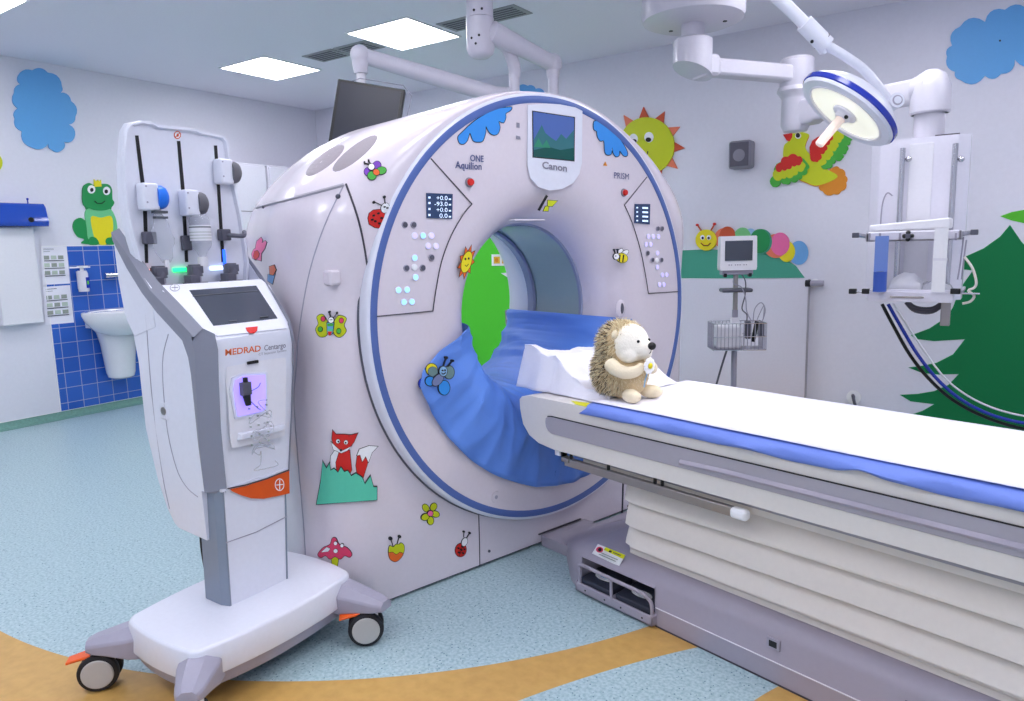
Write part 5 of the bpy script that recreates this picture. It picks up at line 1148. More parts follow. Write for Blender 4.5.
# tray floor, spike ports and coloured light strips
MB().box(-.34, -.205, -.082, .29, 1.165, 1.178, 'white_plastic').obj('tray_floor', inj)
for (x, y, lx_, mt_) in ((159, 276, -.235, 'lit_red'), (195, 276, -.235, 'lit_green'), (231, 274, -.235, 'lit_white')):
    c = IX(lx_)(x, y); base_ = 1.178; 
    p = MB(); p.cyl((c.x, c.y, base_), (c.x, c.y, base_+.075), .030, .040, 20, 'dark_grey_plastic').box(c.x-.02, c.x+.024, c.y-.030, c.y+.004, base_+.06, base_+.10, 'dark_grey_plastic').cyl((c.x, c.y, base_+.07), (c.x, c.y, base_+.10), .020, m='grey_plastic').cyl((c.x, c.y, base_+.095), (c.x, c.y, base_+.135), .026, .020, 16, 'dark_grey_plastic').box(c.x-.016, c.x+.022, c.y-.02, c.y+.02, base_+.105, base_+.130, 'dark_grey_plastic'); p.obj('spike_port', inj, bevel=.002)
    MB().box(-.284, -.276, c.y-.050, c.y-.0, base_+.112, base_+.125, mt_).obj('status_light', inj, bevel=.002)
c = fpn(223.5, 258); MB().box(c.x, c.x+.006, c.y-.004, c.y+.006, c.z-.03, c.z+.03, 'lit_deep_blue').obj('status_light', inj)
# bottle and bag held by the panel
c = fpn(193, 236); bx = V((IO.x+c.x+.045, IO.y+c.y, 0)); 
t = thing('contrast_bottle', 'upside-down clear glass contrast bottle with white label on the middle clamp', 'bottle', (bx.x, bx.y, 1.31))
MB().lathe([(.012, .0), (.013, .03), (.018, .045), (.030, .060), (.034, .072), (.034, .15), (.030, .163), (.02, .17), (0, .172)], (0, 0, 0), (0, 0, 1), 32, 'clear_plastic').obj('glass', t)
MB().lathe([(.0345, .082), (.0345, .135)], (0, 0, 0), (0, 0, 1), 32, 'label_white').lathe([(.0348, .126), (.0348, .130)], (0, 0, 0), (0, 0, 1), 32, 'print_dark').lathe([(.0348, .11), (.0348, .112)], (0, 0, 0), (0, 0, 1), 32, 'print_grey').lathe([(.0348, .10), (.0348, .102)], (0, 0, 0), (0, 0, 1), 32, 'print_grey').lathe([(.0348, .090), (.0348, .092)], (0, 0, 0), (0, 0, 1), 32, 'print_grey').obj('paper_label', t)
MB().cyl((0, 0, -.005), (0, 0, .028), .0165, m='label_white').obj('neck_collar', t)
c = fpn(158, 235); bx = V((IO.x+c.x+.035, IO.y+c.y, 0))
t = thing('infusion_bag', 'crumpled clear infusion bag hanging from the blue clamp', 'infusion bag', (bx.x, bx.y, 1.31))
m = MB(); rings_ = []
for k in range(13):
    zz_ = .012+.19*k/12; w_ = (.006+.030*math.sin(math.pi*min(1, (k+.6)/12)**.8)); th_ = .004+.012*math.sin(math.pi*k/12)
    cx0 = -.004*math.sin(k*.9); cy0 = -.012*(k/12)+.004*math.sin(k*1.7)
    rings_.append([V((cx0+th_*math.sin(a_), cy0+w_*math.cos(a_), zz_)) for a_ in [2*math.pi*i/16 for i in range(16)]])
m.loft(rings_, 'clear_plastic'); m.obj('bag', t); MB().cyl((0, 0, -.01), (0, 0, .02), .008, m='label_white').obj('outlet', t)
MB().box(-.006, .016, -.032, .012, .172, .18, 'print_dark').box(-.004, .014, -.03, .012, .155, .162, 'print_dark').obj('clip', t)
# ================================================================ CEILING COLUMN WITH TWO ARMS, MONITOR
D1 = 4.05
def ceil_over(P): return V((P.x, P.y, WC))
hub = at(480.5, 40, D1)
cm = thing('ceiling_monitor_arm', 'white ceiling column with two jointed arms reaching over the scanner', 'ceiling arm', (hub.x, hub.y, 0))
B = V((hub.x, hub.y, 0))
def rel(p): return V(p)-B
zb_ = zat(482, 58, hub); zt_ = zat(481, 19, hub)
m = MB(); m.cyl((0, 0, zt_+.003), (0, 0, WC), .076, m='boom_white', n=32); m.obj('column', cm)
MB().cyl((0, 0, WC-.03), (0, 0, WC), .16, m='boom_white', n=36).obj('ceiling_flange', cm)
MB().lathe([(.079, zt_), (.079, zb_+.05), (.070, zb_+.02), (.045, zb_), (0, zb_-.006)], (0, 0, 0), (0, 0, 1), 32, 'boom_white').obj('hub', cm)
for px_, py_ in ((474, 14), (483, 13), (470, 41), (479, 39), (475, 47)):
    d_ = (at(px_, py_, D1)-V((0, 0, H))); ang = math.atan2(-hub.y+0, -hub.x+0); off_ = (px_-480.5)/14*1.0
    a_ = ang-off_*.9*-1; zz_ = zat(px_, py_, hub)
    c = V((.078*math.cos(a_), .078*math.sin(a_), zz_)); MB().ell(c, .007, m='black').obj('screw', cm)
# front arm to the right
e1 = at(556, 66, 4.35); e1.z = e1.z
a0 = at(492, 32, 4.02)-B; a1 = at(553, 64, 4.3)-B
m = MB(); m.tube([V((.03, .03, a0.z+.0)), a0, a0+(a1-a0)*.5, a1], [.062, .062, .052, .046], 16, 'boom_white'); m.obj('front_arm', cm)
j1 = a1; low = V((j1.x+.012, j1.y, zat(561, 96, at(556, 66, 4.3))))
MB().ell(j1, (.055, .055, .06), m='boom_white').cyl((j1.x, j1.y, j1.z+.02), (j1.x, j1.y, j1.z-.08), .05, .036, m='boom_white').cyl((j1.x, j1.y, j1.z-.08), (j1.x, j1.y, low.z-.10), .032, m='boom_white').obj('arm_joint', cm)
# second, deeper arm to the monitor
q0 = at(505, 45, 4.15)-B; q1 = at(514, 66, 4.2)-B; q2 = at(515, 92, 4.22)-B
MB().tube([V((0, 0, q0.z+.03)), q0, q1+V((0, 0, .0)), V((q1.x, q1.y, q1.z-.06))], [.04, .045, .04, .034], 14, 'boom_white', sub=3).cyl((q1.x, q1.y, q1.z-.02), (q1.x, q1.y, q2.z-.05), .030, m='boom_white').cyl((q1.x, q1.y, q2.z+.0), (q1.x, q1.y, q2.z-.07), .045, m='boom_white').obj('rear_drop', cm)
r0 = at(503, 97, 4.25)-B; r1 = at(360, 55, 3.98)-B
pv = V((q1.x, q1.y, r0.z))
MB().tube([pv, r0+(r1-r0)*.06, r0+(r1-r0)*.5, r1+(r0-r1)*.06, r1], [.04, .042, .042, .038, .035], 14, 'boom_white', flat=1.15).obj('spring_arm', cm)
MB().ell(r1, (.055, .055, .055), m='boom_white').cyl(r1, r1+V((0, 0, -.10)), .05, .036, m='boom_white').cyl(r1+V((0, 0, -.10)), r1+V((0, 0, -.16)), .026, m='white_matte').obj('monitor_joint', cm)
TLd = 3.85; TL = at(338, 78.5, TLd)
best = None
for k in range(200):
    d_ = 3.85+k*.006; Q = at(405, 89.5, d_)
    if best is None or abs(Q.z-TL.z) < best[0]: best = (abs(Q.z-TL.z), Q, d_)
TRp = best[1]; u = (TRp-TL)
if u.length > .62: u = u.normalized()*.62
v_ = (at(328.5, 140, TLd)-TL).normalized(); best = None
for k in range(400):
    Q = at(405, 89.5, 3.6+k*.005); s_ = abs((Q-TL).normalized().dot(v_))
    if best is None or s_ < best[0]: best = (s_, Q)
u = best[1]-TL; un = u.normalized(); v_ = (v_-un*v_.dot(un)).normalized(); n_ = un.cross(v_).normalized()
if n_.dot(V((0, 0, H))-TL) < 0: n_ = -n_
w_ = u.length
dm = thing('hanging_monitor', 'large black flat monitor hanging from the ceiling arm behind the scanner', 'monitor', TL)
def fr(a_, b_, c_): return un*a_+v_*b_+n_*c_
MH = .40
def plate(x0, x1, y0, y1, z0, z1, m_): return MB().add([fr(a_, b_, c_) for c_ in (z0, z1) for b_ in (y0, y1) for a_ in (x0, x1)], [(0, 2, 3, 1), (4, 5, 7, 6), (0, 1, 5, 4), (2, 6, 7, 3), (0, 4, 6, 2), (1, 3, 7, 5)], m_)
plate(0, w_, 0, MH, -.045, 0, 'black').obj('housing', dm, bevel=.004); plate(.018, w_-.018, .016, MH-.02, 0, .002, 'screen_off').obj('screen', dm)
plate(w_*.35, w_*.65, .10, .26, -.07, -.045, 'dark_grey_plastic').obj('mount_plate', dm)
m_c = r1+B+V((0, 0, -.15)); bk = TL+fr(w_*.5, .15, -.06)
MB().tube([m_c, m_c+V((0, 0, -.05)), (m_c+bk)/2+V((0, 0, .0)), bk], .02, 10, 'white_matte', sub=4).obj('neck', cm).location = -B
m = MB(); m.tube([TL+fr(w_*.15, -.0, -.03), TL+fr(w_*.3, -.03, -.03), TL+fr(w_*.95, -.03, -.03), TL+fr(w_*1.1, .02, -.03), TL+fr(w_*1.06, .25, -.03)], .003, 6, 'grey_plastic'); o_ = m.obj('cable_guard', dm); o_.location = -TL
# ================================================================ SUPPLY BOOM
C0 = V((-1.575, 4.22, 0)); bm_ = thing('ceiling_supply_boom', 'white ceiling boom with round cover carrying the shelf tower by the fir tree', 'supply boom', C0)
def rb_(p): return V(p)-C0
zc1 = zat(700, 24, C0)
r_ = .292
MB().lathe([(0, zc1), (r_*.8, zc1+.002), (r_*.97, zc1+.022), (r_, zc1+.05), (r_, WC)], (0, 0, 0), (0, 0, 1), 56, 'boom_white').obj('ceiling_cover', bm_)
for px_, py_ in ((671, 30.5), (725, 20.5)):
    c = gz(px_, py_, zc1+.004)-C0; MB().cyl((c.x, c.y, zc1-.002), (c.x, c.y, zc1+.01), .012, m='black').obj('screw', bm_)
ztop = zat(700, 38, C0); zlow = zat(695, 74, C0)
MB().cyl((0, 0, ztop-.02), (0, 0, zc1+.02), .066, n=28, m='boom_white').obj('neck', bm_)
zA = zat(716, 63, C0); E1 = gz(797, 74, zA); E1 = V((E1.x, E1.y, 0)); e = rb_(E1); dA = e.normalized(); sA = V((-dA.y, dA.x, 0))
# hub: cylinder with a scooped underside towards the arm
rings_ = []
for hh, rr_, sh in ((ztop, .095, 0), (ztop-.012, .112, 0)):
    rings_.append([V((rr_*math.cos(t), rr_*math.sin(t), hh)) for t in [2*math.pi*i/32 for i in range(32)]])
rings_.append([V((.112*math.cos(t), .112*math.sin(t), zA-.035-.045*(math.cos(t)*dA.x+math.sin(t)*dA.y))) for t in [2*math.pi*i/32 for i in range(32)]])
MB().loft(rings_[::-1], 'boom_white').obj('hub', bm_)
def arm(P0, P1, z0_, h0, h1, w0, w1, m_='boom_white'):
    d_ = (P1-P0).normalized(); s_ = V((-d_.y, d_.x, 0)); rr_ = []
    for P, h_, w_ in ((P0, h0, w0), (P0+(P1-P0)*.12, h0, w0), (P0+(P1-P0)*.15, h1, w1), (P1, h1, w1)):
        rr_.append([P+s_*a_+V((0, 0, z0_+b_)) for a_, b_ in ((-w_, -h_*.7), (-w_*.8, -h_), (w_*.8, -h_), (w_, -h_*.7), (w_, h_*.7), (w_*.8, h_), (-w_*.8, h_), (-w_, h_*.7))])
    return MB().loft(rr_, m_, smooth=False)
arm(dA*.05, e-dA*.03, zA-.005, .062, .048, .075, .055).obj('upper_arm', bm_, bevel=.006)
z_t = zat(797, 58, E1); z_m = zat(797, 91, E1); z_b = zat(800, 133, E1)
MB().lathe([(.0, z_t), (.085, z_t), (.10, z_t-.012), (.10, z_m+.03), (.085, z_m)], e, (0, 0, 1), 32, 'boom_white').obj('elbow_top', bm_)
MB().lathe([(.06, z_m+.03), (.11, z_m+.02), (.115, z_m-.005), (.09, z_m-.04), (.085, z_m-.05), (.088, z_b+.05), (.07, z_b+.012), (.0, z_b)], e, (0, 0, 1), 32, 'boom_white').obj('elbow', bm_)
zB = zat(812, 113, E1); E2 = gz(931, 89, zB); E2 = V((E2.x, E2.y, 0)); e2 = rb_(E2); dB = (e2-e).normalized()
arm(e+dB*.05, e2-dB*.05, zB, .075, .062, .06, .062).obj('lower_arm', bm_, bevel=.006)
w0 = MB(); z2t = zat(931, 70, E2); z2b = zat(933, 114, E2); z2p = zat(925, 137, E2)
w0.lathe([(0, z2t+.0), (.03, z2t), (.07, z2t-.025), (.095, z2t-.09), (.098, z2b+.01), (.088, z2b)], e2, (0, 0, 1), 32, 'grey_plastic' if 0 else 'boom_white').cyl(e2-dB*.08+V((0, 0, zB)), e2+V((0, 0, zB)), .075, .095, m='boom_white').obj('panel_elbow', bm_)
MB().cyl(e2+V((0, 0, z2p-.03)), e2+V((0, 0, z2b+.01)), .074, n=28, m='boom_white').obj('drop_tube', bm_)
# tower: panel facing the room, slightly turned
YT = E2.y-.12
fT = lambda x, y: onp(x, y, (0, 1, 0), YT)-C0
pTL, pTR = fT(880, 140), fT(972, 134); zT = (pTL.z+pTR.z)/2; zBt = fT(940, 300).z
x0_, x1_ = fT(881, 140).x, fT(971, 134).x; yt = YT-C0.y
MB().loft([[V((a_, b_, z_)) for a_, b_ in ((x0_, yt), (x1_-.05, yt), (x1_, yt+.05), (x1_, yt+.2), (x0_-.05, yt+.2), (x0_-.05, yt+.05))] for z_ in (zBt, zT)], 'white_enamel', smooth=False).obj('tower', bm_, bevel=.004)
MB().box(x0_+.14, x1_-.16, yt-.004, yt, zBt+.05, zT-.03, 'white_matte').obj('tower_inlay', bm_, bevel=.002)
for xx in (901, 952.5):
    c = fT(xx, 200); MB().cyl((c.x, yt-.03, zBt+.02), (c.x, yt-.03, zT-.05), .0135, n=16, m='chrome').cyl((c.x, yt-.03, zT-.075), (c.x, yt, zT-.075), .008, m='chrome').cyl((c.x, yt-.03, zBt+.06), (c.x, yt, zBt+.06), .008, m='chrome').obj('tower_rail', bm_)
    MB().ell((c.x+.028, yt-.02, fT(xx, 160).z), .016, m='chrome').obj('rail_clamp', bm_)
MB().box(x1_-.16, x1_-.05, yt+.02, yt+.1, zT, zT+.008, 'dark_line').obj('cable_slot', bm_)
# upper and lower shelf trays reach out towards the room
yf = yt-.33
fF = lambda x, y: onp(x, y, (0, 1, 0), YT-.33)-C0
def shelf(pl_, pr_, th, name):
    a_, b_ = fF(*pl_), fF(*pr_); z1_ = a_.z
    t_ = MB(); t_.box(a_.x, b_.x, yf, yt-.03, z1_-th, z1_-th+.012, 'white_enamel').box(a_.x, b_.x, yf, yf+.015, z1_-th, z1_, 'white_enamel').box(a_.x, a_.x+.015, yf, yt-.03, z1_-th, z1_+.0, 'white_enamel').box(b_.x-.015, b_.x, yf, yt-.03, z1_-th, z1_, 'white_enamel')
    return t_.obj(name, bm_, bevel=.004), a_, b_, z1_
su, ua, ub, uz = shelf((866, 232.5), (962, 232.5), .048, 'upper_shelf')
for xx in (869.5, 880, 900, 956): c = fF(xx, 236); MB().box(c.x-.005, c.x+.005, yf-.004, yf, c.z-.02, c.z+.014, 'grey_plastic').obj('shelf_clip', su)
for sx, c in ((-1, ua), (1, ub)):
    MB().tube([(c.x, yf+.05, uz-.02), (c.x+sx*.05, yf+.03, uz-.012), (c.x+sx*.06, yf+.02, uz-.012)], .011, 8, 'chrome').obj('rail_end', bm_); MB().box(c.x+sx*.05-.016, c.x+sx*.05+.016, yf, yf+.03, uz-.026, uz+.0, 'dark_grey_plastic').obj('rail_clamp', bm_, bevel=.003)
c = fF(908.5, 236); kn = MB()
for k in range(4): kn.ell((c.x+.016*math.cos(k*math.pi/2), yf-.02, c.z+.016*math.sin(k*math.pi/2)), (.011, .012, .011), m='black')
kn.cyl((c.x, yf, c.z), (c.x, yf-.03, c.z), .013, m='dark_grey_plastic'); kn.obj('star_knob', su)
sl_, la_, lb_, lz = shelf((866, 289), (963, 289), .02, 'lower_shelf')
dA_, dB_ = fF(868, 291), fF(953, 303)
dr = MB().box(dA_.x, dB_.x, yf-.008, yf+.02, dB_.z, dA_.z, 'white_enamel').box(dA_.x+.01, dB_.x-.01, yf+.02, yt-.04, dB_.z+.005, dA_.z-.002, 'white_enamel').obj('drawer', bm_, bevel=.003)
c = fF(907, 297); MB().box(c.x-.075, c.x+.075, yf-.018, yf-.008, c.z-.004, c.z+.005, 'brushed_metal').obj('drawer_handle', dr, bevel=.002)
MB().box(la_.x-.08, lb_.x+.07, yf-.004, yf+.012, lz-.020, lz-.012, 'chrome').obj('shelf_rail', bm_, bevel=.002)
for xx, ww in ((853, 5), (866, 5), (955.5, 6)): c = fF(xx, 291); MB().box(c.x-ww*.0035, c.x+ww*.0035, yf-.022, yf+.014, c.z-.014, c.z+.012, 'black' if xx != 854 else 'dark_grey_plastic').obj('rail_clamp', bm_, bevel=.003)
c = fF(944, 316); MB().box(c.x-.022, c.x+.02, yf+.1, yf+.14, c.z-.06, c.z+.07, 'brushed_metal').obj('gas_block', bm_, bevel=.004)
m = MB()
for k, (dz, rr_) in enumerate(((0, .0), (.012, .01), (.024, -.01))):
    p0, p1, p2, p3 = fF(902, 305), fF(912, 312), fF(930, 313), fF(944, 305)
    m.tube([p0+V((0, .15, dz)), p1+V((0, .15, dz-.01)), p2+V((0, .15, dz-.01)), p3+V((0, .15, dz))], .007, 8, 'dark_grey_plastic', sub=5)
m.obj('cable_loop', bm_)
m = MB(); P = [fF(963, 237), fF(960, 262), fF(957, 280)]; m.tube([p+V((0, .05, 0)) for p in P], .004, 6, 'grey_plastic', sub=4); P = [fF(966, 240), fF(963, 262), fF(961, 280)]; m.tube([p+V((0, .05, 0)) for p in P], .004, 6, 'grey_plastic', sub=4).obj('cable', bm_)
m = MB(); P = [fF(964, 257), fF(972, 268), fF(976, 282), fF(974, 288), fF(968, 291), fF(974, 296), fF(970, 302), fF(962, 304)]; m.tube([p+V((0, .03, 0)) for p in P], .006, 8, 'beige_vinyl', sub=4).obj('ivory_hose', bm_)
m = MB(); P = [fT(893, 196), fT(888, 193), fT(884, 200), fT(882, 212), fT(881, 226)]; m.tube([p+V((.0, -.02, 0)) for p in P], .004, 6, 'grey_plastic', sub=4).obj('cable', bm_)
# things lying on the shelves
def put(name, label, cat, build, loc, group=None):
    t_ = thing(name, label, cat, loc, 0, group); build(t_); return t_
P = fF(866, 232); c0 = C0+V((0, 0, 0))
A_ = fF(868, 221.5); B2 = fF(950, 217); zsh = uz-.048+.012
def f1(t_):
    w = (B2.x-A_.x); MB().box(0, w-.012, 0, .22, 0, .040, 'white_matte').obj('folded_sheets', t_, bevel=.008, bseg=3)
    MB().add([V((.004, -.004, .041)), V((w, -.004, .046)), V((w, .22, .046)), V((.004, .22, .041)), V((.004, -.004, .072)), V((w, -.004, .098)), V((w, .22, .098)), V((.004, .22, .072))], [(0, 1, 5, 4), (4, 5, 6, 7), (2, 3, 7, 6), (0, 4, 7, 3), (1, 2, 6, 5), (0, 3, 2, 1)], 'white').obj('top_sheet', t_, bevel=.008, bseg=3)
put('sheet_stack', 'stack of folded white sheets on the upper shelf of the tower', 'sheets', f1, V((C0.x+A_.x, YT-.30, zsh)))
A_ = fF(882, 262); Zt = fF(882, 236).z; Zb = fF(882, 291).z
def f2(t_):
    MB().box(-.032, .030, 0, .004, 0, Zt-Zb, 'tape_light').obj('blue_strip', t_); MB().cyl((0, -.02, -.0), (0, -.02, .10), .030, n=24, m='tape_blue').cyl((0, -.02, .10), (0, -.02, .1005), .018, n=16, m='ink').obj('roll', t_)
put('blue_tourniquet', 'blue strap with a rolled end hanging from the upper shelf of the tower', 'strap', f2, V((C0.x+A_.x, YT-.33-.03, Zb)))
A_ = fF(941, 260)
def f3_(t_):
    MB().box(-.032, .026, 0, .004, 0, Zt-Zb+.03, 'white').obj('strip', t_); MB().box(-.034, .028, -.002, .006, (Zt-Zb)*.55, (Zt-Zb)*.55+.012, 'white_matte').obj('fold', t_)
put('white_strap', 'white strap hanging between the two shelves of the tower', 'strap', f3_, V((C0.x+A_.x, YT-.33-.03, Zb)))
A_ = fF(886, 289); zs2 = lz-.02+.012
def bagmesh(w, d_, h_, seed):
    P = []
    for i in range(15):
        row = []
        for j in range(11):
            u_, v2 = i/14, j/10; z_ = h_*(math.sin(math.pi*u_)*math.sin(math.pi*v2))**.45+.012*noise.noise(V((u_*5+seed, v2*5, 0)))*(1 if 0 < i < 14 and 0 < j < 10 else 0)
            row.append(V((w*u_, d_*v2, max(0.001, z_))))
        P.append(row)
    return P
def f4(t_): MB().grid(bagmesh(.16, .16, .085, 1), 'white_matte').obj('pouch', t_, solid=.002)
put('white_pouch', 'puffy white pouch on the lower shelf beside the blue strap', 'pouch', f4, V((C0.x+A_.x, YT-.30, zs2)))
A_ = fF(917, 289)
def f5(t_): MB().grid(bagmesh(.15, .16, .05, 4), 'clear_plastic').grid([[p*.9+V((.007, .007, 0)) for p in r] for r in bagmesh(.15, .16, .045, 9)], 'white_matte').obj('bag', t_)
put('plastic_bag', 'crumpled clear plastic bag in the middle of the lower shelf', 'bag', f5, V((C0.x+A_.x, YT-.30, zs2)))
# hoses hanging from the tower
for i, (off_, m_, lab, r_) in enumerate((((0, 0), 'lamp_blue', 'blue gas hose curving from the tower down across the fir tree', .010), ((-3.5, 1), 'black', 'black hose hanging beside the blue hose in front of the fir tree', .010), ((4, -3.5), 'white', 'thin white hose above the blue hose in front of the fir tree', .006))):
    pts = [(888, 304), (900, 325), (918, 355), (940, 382), (965, 402), (995, 416), (1030, 424), (1075, 428)]
    if i == 1: pts = [(882, 304), (893, 325), (910, 355), (931, 381), (956, 402), (990, 419), (1030, 430), (1075, 434)]
    if i == 2: pts = [(893, 304), (925, 352), (945, 378), (968, 396), (996, 409), (1030, 417), (1075, 421)][0:]
    P = [at(x, y, 4.25-.01*k+(.03 if i == 1 else 0)) for k, (x, y) in enumerate(pts)]
    m = MB(); m.tube([p-P[0] for p in P]+[P[-1]-P[0]+V((.3, .1, .05))], r_, 10, m_, sub=6); o_ = m.obj('gas_hose', None, loc=P[0]); tag(o_, lab, 'hose')
# ================================================================ SURGICAL LAMP
LD = 2.65; Lc = at(848, 110, LD); rL = _ray(848, 110); aL = V((.815, .58, 0)); aL = (aL-rL*aL.dot(rL)).normalized(); bL = rL.cross(aL); bL = bL if bL.dot(V((-.58, .815, 0))) > 0 else -bL; nc = (bL*.94-rL*.34).normalized(); RW = lambda v: V((_X.dot(v), _Y.dot(v), _Z.dot(v)))
ln = RW(nc)
lamp = thing('surgical_lamp', 'round surgical lamp with a blue rim and glowing face on a curved ceiling arm', 'surgical lamp', Lc)
R0 = .192
MB().lathe([(0, -.085), (.08, -.080), (.14, -.060), (.18, -.030), (R0, -.012), (R0, .006), (.185, .018), (.150, .020), (.148, .010), (0, .010)], (0, 0, 0), ln, 64, 'white_plastic').obj('lamp_head', lamp)
MB().lathe([(R0-.002, -.016), (R0+.004, -.012), (R0+.004, .004), (R0-.002, .008)], (0, 0, 0), ln, 64, 'lamp_blue').obj('blue_rim', lamp)
MB().lathe([(0, .0105), (.147, .0105), (.147, .013), (0, .016)], (0, 0, 0), ln, 48, 'lamp_light').obj('lamp_glass', lamp)
MB().lathe([(.146, .008), (.146, .022), (.154, .022), (.156, .018)], (0, 0, 0), ln, 48, 'white_matte').obj('glass_ring', lamp)
MB().lathe([(0, .012), (.05, .014), (.048, .022), (.03, .028), (.026, .04), (0, .04)], (0, 0, 0), ln, 28, 'white_matte').obj('handle_socket', lamp)
MB().ell(ln*.03+RW(V((.1, .3, -.94)))*.024, .009, m='black').obj('sensor', lamp)
MB().lathe([(0, .04), (.0175, .04), (.0165, .155), (.012, .16), (0, .16)], (0, 0, 0), ln, 24, 'handle_cream').obj('sterile_handle', lamp)
def la(x, y, d): return at(x, y, d)-Lc
bk = la(874, 98, 2.66)
MB().tube([la(868, 104, 2.68), la(876, 100, 2.64), la(886, 104, 2.60)], [.03, .028, .024], 12, 'grey_plastic').obj('yoke', lamp)
jn = la(893, 103, 2.6); dj = RW(V((0, 0, -1)))
MB().cyl(jn-dj*.02, jn+dj*.03, .026, n=28, m='white_plastic').cyl(jn+dj*.03, jn+dj*.032, .018, n=24, m='grey_plastic').cyl(jn+dj*.032, jn+dj*.034, .013, n=24, m='white_plastic').obj('joint', lamp)
MB().tube([la(889, 102, 2.6), la(876, 84, 2.58), la(866, 72, 2.57), la(855, 63, 2.56), la(838, 52, 2.55), la(823, 44, 2.55)], .0165, 14, 'white_plastic', sub=6).obj('curved_tube', lamp)
MB().cyl(la(826, 45.5, 2.55), la(804, 23, 2.53), .0315, .030, 24, 'white_plastic').cyl(la(822, 41.2, 2.548), la(821.3, 40.5, 2.547), .0322, n=24, m='dark_line').tube([la(822, 44, 2.55), la(823, 54, 2.56)], [.02, .012], 10, 'white_plastic').obj('collar', lamp)
MB().ell(la(812, 41.5, 2.512), .006, m='black').obj('screw', lamp)
top_ = at(700, -90, 2.42); 
MB().tube([la(806, 25, 2.53), la(772, -8, 2.51), top_-Lc], [.021, .023, .026], 16, 'white_plastic').obj('spring_arm', lamp)
tz = WC-Lc.z
MB().cyl(top_-Lc+V((0, 0, -.06)), V((top_.x-Lc.x, top_.y-Lc.y, tz)), .035, n=20, m='white_plastic').cyl(V((top_.x-Lc.x, top_.y-Lc.y, tz-.03)), V((top_.x-Lc.x, top_.y-Lc.y, tz)), .14, n=36, m='white_plastic').obj('ceiling_post', lamp)
ld = bpy.data.lights.new('lamp_beam', 'SPOT'); ld.energy = 22; ld.color = (1, .98, .93); ld.spot_size = math.radians(48); ld.spot_blend = .6; ld.shadow_soft_size = .12
lo = bpy.data.objects.new('lamp_beam', ld); COL.objects.link(lo); lo.parent = lamp; lo.location = ln*.045; lo.rotation_euler = ln.to_track_quat('-Z', 'Y').to_euler()
# ================================================================ PATIENT MONITOR ON STAND
MD = 4.72; Mp = at(737, 252, MD); B = V((Mp.x, Mp.y, 0)); rzm = math.atan2(-Mp.y, -Mp.x)+math.pi/2+math.radians(14)
sd = thing('monitor_stand', 'grey rolling pole stand with a wire basket behind the patient table', 'stand', B, rzm)
# local: -y faces the room
def zz(px_, py_): return zat(px_, py_, B)
z1 = zz(737, 272); 
MB().cyl((0, .02, .08), (0, .02, zz(737, 310)), .019, n=18, m='grey_plastic').cyl((0, .02, zz(737, 312)), (0, .02, zz(737, 264)), .016, n=18, m='brushed_metal').obj('pole', sd)
MB().lathe([(0, .1), (.05, .1), (.06, .08), (.06, .06), (0, .06)], (0, .02, 0), (0, 0, 1), 24, 'grey_plastic').obj('base_hub', sd)
for k in range(5):
    a_ = 2*math.pi*k/5+.3; c, s_ = math.cos(a_), math.sin(a_)
    lg_ = MB().tube([(.04*c, .02+.04*s_, .08), (.15*c, .02+.15*s_, .07), (.28*c, .02+.28*s_, .062)], [.02, .016, .013], 10, 'grey_plastic').obj('leg', sd)
    MB().cyl((.28*c-.01*s_, .02+.28*s_+.01*c, .026), (.28*c+.01*s_, .02+.28*s_-.01*c, .026), .026, n=20, m='rubber').cyl((.28*c, .02+.28*s_, .03), (.28*c, .02+.28*s_, .06), .008, m='grey_plastic').obj('caster', lg_)
zh = zz(740, 290); MB().box(-.10, .10, -.045, .065, zh-.014, zh+.012, 'dark_grey_plastic').obj('handle_plate', sd, bevel=.012, bseg=3)
zt1, zb1 = zz(737, 322), zz(737, 348)
bk_ = MB(); X0, X1_, Y0_, Y1_ = -.165, .175, -.10, .075
for z_ in (zt1, (zt1+zb1)/2, zb1):
    bk_.tube([(X0, Y0_, z_), (X1_, Y0_, z_), (X1_, Y1_, z_), (X0, Y1_, z_), (X0, Y0_, z_)], .0032, 6, 'chrome')
for k in range(15):
    x = X0+(X1_-X0)*k/14
    for y in (Y0_, Y1_): bk_.cyl((x, y, zb1), (x, y, zt1), .0025, n=6, m='grey_plastic')
for k in range(1, 7):
    y = Y0_+(Y1_-Y0_)*k/7
    for x in (X0, X1_): bk_.cyl((x, y, zb1), (x, y, zt1), .0025, n=6, m='grey_plastic')
bk_.box(X0, X1_, Y0_, Y1_, zb1-.002, zb1+.001, 'grey_plastic'); bk_.obj('wire_basket', sd)
MB().box(-.025, .025, -.0, .04, zt1-.02, zt1+.03, 'white_matte').box(-.02, .02, .04, .08, zt1-.02, zt1+.0, 'grey_plastic').obj('basket_bracket', sd)
m = MB(); m.tube([(.02, .0, z1), (.05, -.03, zh+.06), (.045, -.05, zh-.03), (.03, -.04, zh-.12), (.06, -.05, zt1+.05), (.05, -.07, zt1-.02)], .004, 6, 'dark_grey_plastic', sub=6); m.tube([(.0, .0, z1), (-.03, -.04, zh+.05), (.02, -.06, zh+.02), (.05, -.05, zh-.06), (.06, -.045, zh-.14), (.09, -.05, zt1+.01)], .0035, 6, 'grey_plastic', sub=6)
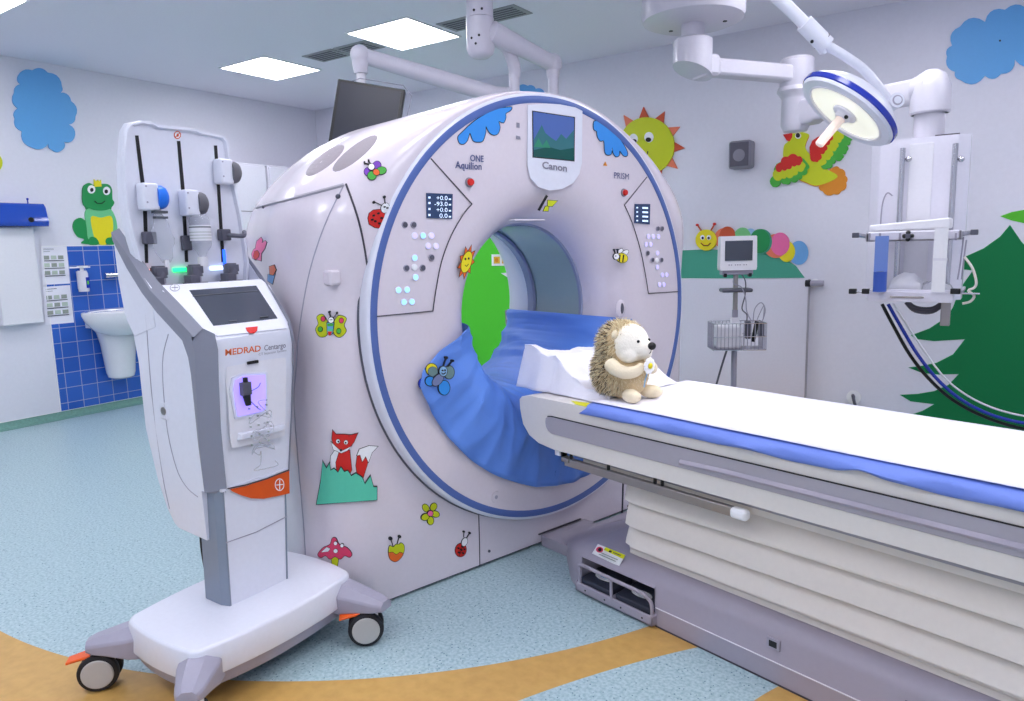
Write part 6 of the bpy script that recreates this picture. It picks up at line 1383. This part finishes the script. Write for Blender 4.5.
m.tube([(.10, -.05, zt1), (.11, -.05, zt1+.09), (.15, -.05, zt1+.13), (.18, -.04, zt1+.08), (.16, -.04, zt1), (.13, -.05, zt1-.02)], .0035, 6, 'grey_plastic', sub=6); m.tube([(.12, -.05, zt1), (.14, -.06, zt1+.06), (.17, -.05, zt1+.11), (.165, -.05, zt1+.02)], .003, 6, 'grey_plastic', sub=6); m.obj('sensor_cable', sd)
m = MB(); m.tube([(-.05, .0, zb1), (-.08, .0, zb1-.1), (-.12, 0, zb1-.25), (-.16, .02, zb1-.42), (-.12, .05, .2), (.0, .1, .03), (.2, .3, .02)], .007, 8, 'dark_grey_plastic', sub=6); m.obj('mains_cable', sd)
pm = thing('patient_monitor', 'small white patient monitor with a dark screen on top of the pole stand', 'monitor', B+V((0, 0, zz(737, 270))), rzm)
hh = zz(737, 236)-zz(737, 270)
MB().loft([[V((x*k, y, z_+(y+.0)*.0)) for x, z_ in ((-.118, 0), (.118, 0), (.122, .02), (.118, hh-.004), (.112, hh), (-.112, hh), (-.118, hh-.004), (-.122, .02))] for y, k in ((-.045, .97), (-.035, 1), (.05, .95), (.09, .8))], 'white_matte', smooth=False).obj('housing', pm, bevel=.004)
MB().box(-.088, .088, -.0495, -.045, .062, hh-.03, 'screen_grey').obj('screen', pm, bevel=.001)
for x in (-.06, -.045, -.02, -.005, .01, .035, .05): MB().cyl((x, -.045, .035), (x, -.0485, .035), .004, n=10, m='grey_plastic').obj('button', pm)
m = MB().box(-.10, .10, -.03, .05, -.03, .0, 'grey_plastic').box(-.09, -.07, -.04, .0, -.045, -.02, 'black').box(.07, .09, -.04, .0, -.045, -.02, 'black').obj('mount', pm, bevel=.004)
# gloves and accessories inside the basket
t = thing('basket_contents', 'folded white cuff lying in the wire basket of the stand', 'cuff', B, rzm)
MB().box(-.14, .03, -.085, .06, zb1+.004, zt1-.012, 'white_matte').obj('cuff', t, bevel=.02, bseg=3); t2 = thing('probe_pouch', 'dark sensor probes at the right end of the wire basket', 'probes', B, rzm)
MB().box(.05, .08, -.08, -.04, zb1+.07, zt1+.012, 'dark_grey_plastic').cyl((.10, -.06, zb1+.05), (.12, -.07, zt1+.01), .014, m='black').box(.13, .165, -.08, -.05, zb1+.08, zt1+.005, 'dark_grey_plastic').obj('probes', t2, bevel=.003)
